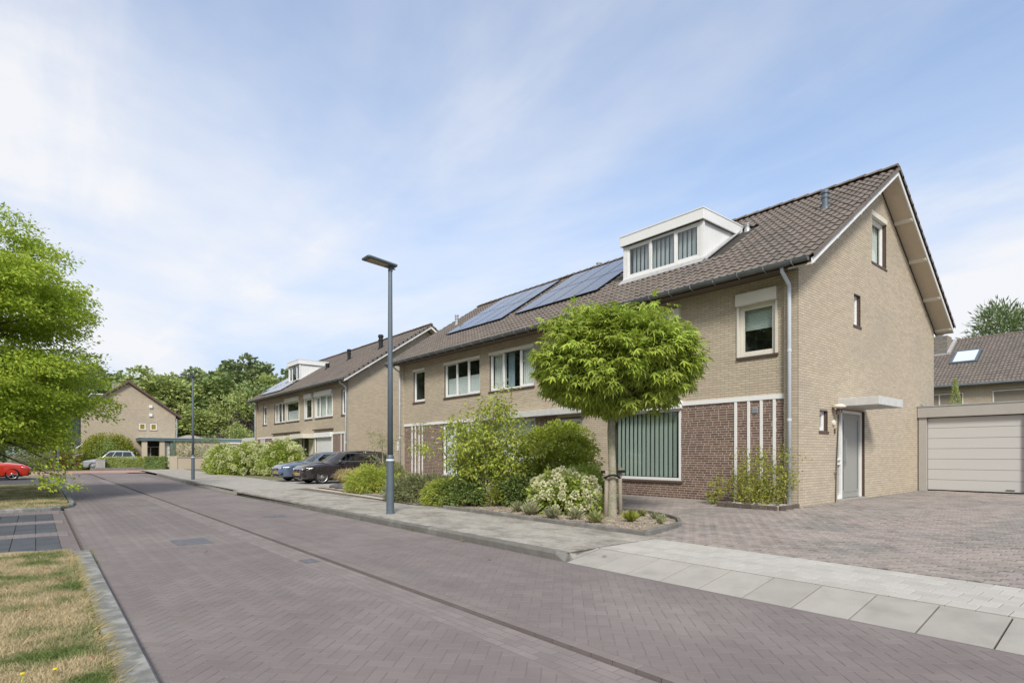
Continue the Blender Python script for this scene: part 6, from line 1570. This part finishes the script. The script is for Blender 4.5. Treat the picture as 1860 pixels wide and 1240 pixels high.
LAB = ['mid green broad tree in the wood behind the houses', 'pale green broad tree in the wood behind the houses', 'dark green narrow tree in the wood behind the houses']
spots = [(-14, 92, 1.25, 0), (-8, 98, 1.3, 2), (-3, 92, 1.2, 1), (-.5, 88, 1.1, 0), (2.5, 97, 1.3, 0), (6.5, 92, 1.15, 0), (10.5, 99, 1.2, 1), (14, 93, 1.22, 1), (4, 86, .95, 2), (-11, 105, 1.35, 1), (-5, 106, 1.35, 0), (1, 107, 1.35, 1), (7, 106, 1.3, 2), (12.5, 107, 1.32, 0), (18, 106, 1.35, 1), (24, 107, 1.4, 0), (29, 105, 1.42, 1), (35, 106, 1.4, 2), (41, 105, 1.35, 1), (9, 87, .9, 1), (18.5, 97, 1.25, 2), (21.5, 91, 1.2, 0), (25.5, 96, 1.35, 2), (29, 90, 1.25, 1), (33, 94, 1.3, 0), (37, 90, 1.22, 2), (41, 95, 1.2, 0), (45, 90, 1.15, 2), (-20, 97, 1.05, 1), (17, 84, .8, 1), (30.5, 82, 1.0, 2), (24.5, 84, .98, 0), (49, 96, 1.15, 0)]
used = [False]*3
for i, (x, y, s, k) in enumerate(spots):
    o = KIND[k] if not used[k] else copy_tree(KIND[k]); used[k] = True
    o.location = (x, y, -.4); o.rotation_euler = (0, 0, i*1.7); o.scale = (s*.9, s*.9, s*(.92+.05*(i % 4))*.76); o['label'] = LAB[k]; o['group'] = 'trees of the wood behind the houses'
for i, (x, y, s, k) in enumerate(((-17, 14, 1.15, 1), (-18, 25, 1.25, 0), (-17, 37, 1.2, 1), (-19, 49, 1.3, 2), (-18, 61, 1.25, 0), (-17, 4, 1.1, 0), (-19, 73, 1.2, 1), (-17, -7, 1.1, 1))):
    o = copy_tree(KIND[k]); o.location = (x, y, -.4); o.rotation_euler = (0, 0, i*2.3); o.scale = (s, s, s); o['label'] = 'broad green tree across the street, mirrored in the house windows'; o['group'] = 'trees across the street'
shrub('purple_tree', 'dark purple leaved low tree before the wood', (20.5, 77, -.2), (3.6, 2.6, 4.4), 150, 26, 'l_purple', LEAF, (.25, .42), .6, seed=92, cat='tree', stems=10)
shrub('pale_tree', 'round pale green tree behind the purple tree', (21.5, 82, -.2), (4.6, 3.0, 7.0), 220, 26, 'l_wood2', LEAF, (.3, .5), .8, seed=93, cat='tree', stems=10)
st = shrub('small_tree', 'small dark trunked tree by the copper brown bush', (1.25, 63.6, 1.9), (1.6, 1.2, 1.2), 90, 30, 'l_wood3', LEAF, (.14, .22), .35, seed=94, cat='tree', stems=0)
b = MB(); b.tube([(0, 0, -2.2), (.05, 0, -.9), (0, 0, .7)], [.16, .13, .08], 8); b.build('trunk', 'bark_dark', st)
# conifer behind the back house
def conifer():
    rng = np.random.default_rng(301); T = thing('conifer', 'dark green conifer rising behind the back house roof', 'tree', (66, 11.2, -.6)); n = 240; P = []; D = []; C = []
    for i in range(n):
        z = rng.uniform(2, 14.6); r = 4.6*(1-max(0, (z-7)/9.0)**1.25)*rng.uniform(.55, 1); a = rng.uniform(0, 6.28); c = np.array([r*math.cos(a), r*math.sin(a), z]); C.append(c); m = 48; g = rng.normal(size=(m, 3))*np.array([.5, .5, .42]); P.append(c+g); D.append(unit(g+np.array([c[0], c[1], 2.5])*.25+rng.normal(size=(m, 3))*.3))
    b = MB(); b.tube([(0, 0, 0), (0, 0, 13.5)], [.4, .05], 8); limbs(b, rng, None, (0, 0, 6), C[:12], .08, .02, .2); b.build('trunk', 'bark_dark', T)
    P = np.concatenate(P); D = np.concatenate(D); leaves('crown', SLIM, P, D, rng.uniform(.35, .6, len(P)), 'l_conifer', T, rng)
conifer()
tp = thing('potted_conifer', 'small bright green conifer top showing above the garage roof before the back house window', 'plant', (40, 8.87, 3.9))
rng = np.random.default_rng(302); n = 500; z = rng.uniform(0, 1.5, n); r = .26*(1-z/1.6); a = rng.uniform(0, 6.28, n); P = np.column_stack([r*np.cos(a), r*np.sin(a), z]); D = np.column_stack([np.cos(a)*.4, np.sin(a)*.4, np.ones(n)]); leaves('foliage', SLIM, P, D, rng.uniform(.12, .2, n), 'l_wood2', tp, rng)
b = MB(); b.lathe([(.15, -3.9), (.2, 0.), (.0001, .02)], (0, 0, 0), 12); b.build('stem', 'bark', tp)

# --- grass blades on the verges (nobody could count them)
def blades(name, poly, n, z, h, seed, parent):
    rng = np.random.default_rng(seed); xs = [p[0] for p in poly]; ys = [p[1] for p in poly]; P = np.column_stack([rng.uniform(min(xs), max(xs), n), rng.uniform(min(ys), max(ys), n), np.full(n, z)])
    a = rng.uniform(0, 6.28, n); e = rng.uniform(.25, 1.2, n); D = np.column_stack([np.cos(a)*np.cos(e), np.sin(a)*np.cos(e), np.sin(e)])
    V, F = scatter_geom(BLADET, P, D, rng.uniform(.5, 1., n)*h, rng, None, rng.uniform(.004, .007, n)*(1+.05*P[:, 1])); o = mesh_obj(name, np_mesh(name, V, F), 'grass', parent); o['kind'] = 'stuff'; return o
blades('grass', [(-.9, 2.6), (.37, 2.6), (.37, 10.2), (-.9, 10.2)], 90000, -.152, .06, 401, verge_a)
blades('grass', [(-1.6, 18.95), (.66, 18.95), (.66, 33.5), (-1.6, 33.5)], 60000, -.162, .08, 402, verge_b)
# straw hanging over the kerb
rng = np.random.default_rng(403); n = 1400; P = np.column_stack([rng.normal(.37, .025, n), rng.uniform(2.8, 9.6, n), np.full(n, -.138)]); D = np.column_stack([rng.uniform(.2, 1, n), rng.normal(0, .5, n), rng.uniform(.02, .35, n)])
V, F = scatter_geom(BLADET, P, D, rng.uniform(.05, .13, n), rng, None, .004); o = mesh_obj('straw', np_mesh('straw', V, F), 'l_straw', verge_a); o['kind'] = 'stuff'
# weeds in the joint between kerb and road
rng = np.random.default_rng(404); n = 700; yy = np.concatenate([rng.uniform(5.6, 22, n-260), rng.normal(9.4, .25, 130), rng.normal(10.2, .2, 130)]); xx = np.where(np.arange(n) < n-260, 5.36+.011*(yy-5.5), .62); P = np.column_stack([xx+rng.normal(0, .012, n), yy, np.full(n, -.225)]); a = rng.uniform(0, 6.28, n); D = np.column_stack([np.cos(a)*.6, np.sin(a)*.6, rng.uniform(.3, 1, n)])
V, F = scatter_geom(BLADET, P, D, rng.uniform(.015, .06, n), rng, None, .006); o = mesh_obj('joint_weeds', np_mesh('joint_weeds', V, F), 'l_olive', road); o['kind'] = 'stuff'
# fallen leaves
fl = [(-.05, 6.3, -.115, 'verge'), (.02, 6.38, -.11, 'verge'), (.26, 4.6, -.11, 'verge'), (.1, 8.6, -.11, 'verge'), (.42, 9.75, -.13, 'kerb'), (.2, 7.7, -.11, 'verge'), (-.02, 5.2, -.11, 'verge'),
      (5.30, 7.55, -.19, 'road'), (5.31, 9.25, -.19, 'road'), (5.29, 7.62, -.2, 'road'), (4.7, 6.1, -.215, 'road'), (5.75, 5.05, -.14, 'slab'), (7.38, 8.2, -.08, 'bed edge'), (7.4, 7.2, -.08, 'bed edge'), (7.9, 11.4, -.04, 'bed'), (1.9, 9.2, -.222, 'road')]
flm = np_mesh('fallen_leaf', MAPLE[0]*.07, MAPLE[1])
for i, (x, y, z, w) in enumerate(fl):
    o = mesh_obj('fallen_leaf', flm, 'dry_leaf'); q = random.Random(i); o.location = (x, y, z+.012); o.rotation_euler = (q.uniform(-.5, .5), q.uniform(-.5, .5), q.uniform(0, 6)); s = q.uniform(.7, 1.3); o.scale = (s, s, s)
    setp(o, 'dry curled brown leaf fallen on the '+{'verge': 'dry grass verge', 'kerb': 'weathered left kerb', 'road': 'purple brick road', 'slab': 'sloping entry slabs', 'bed edge': 'pavement along the bed edging', 'bed': 'soil of the planted bed'}[w], 'leaf', 'fallen leaves on the '+w)
for i, (x, y) in enumerate(((-.06, 4.45), (.09, 4.42))):
    T = thing('dandelion', 'small yellow dandelion flower in the dry grass verge', 'flower', (x, y, -.15), group='dandelions in the verge'); b = MB(); b.tube([(0, 0, 0), (0, 0, .055)], .003, 5); b.build('stalk', 'l_shrub', T); b = MB(); b.lathe([(.004, .052), (.013, .056), (.012, .062), (.0001, .064)], (0, 0, 0), 10); b.build('flower', mat('dandelion_yellow', (.75, .58, .02), .7), T)
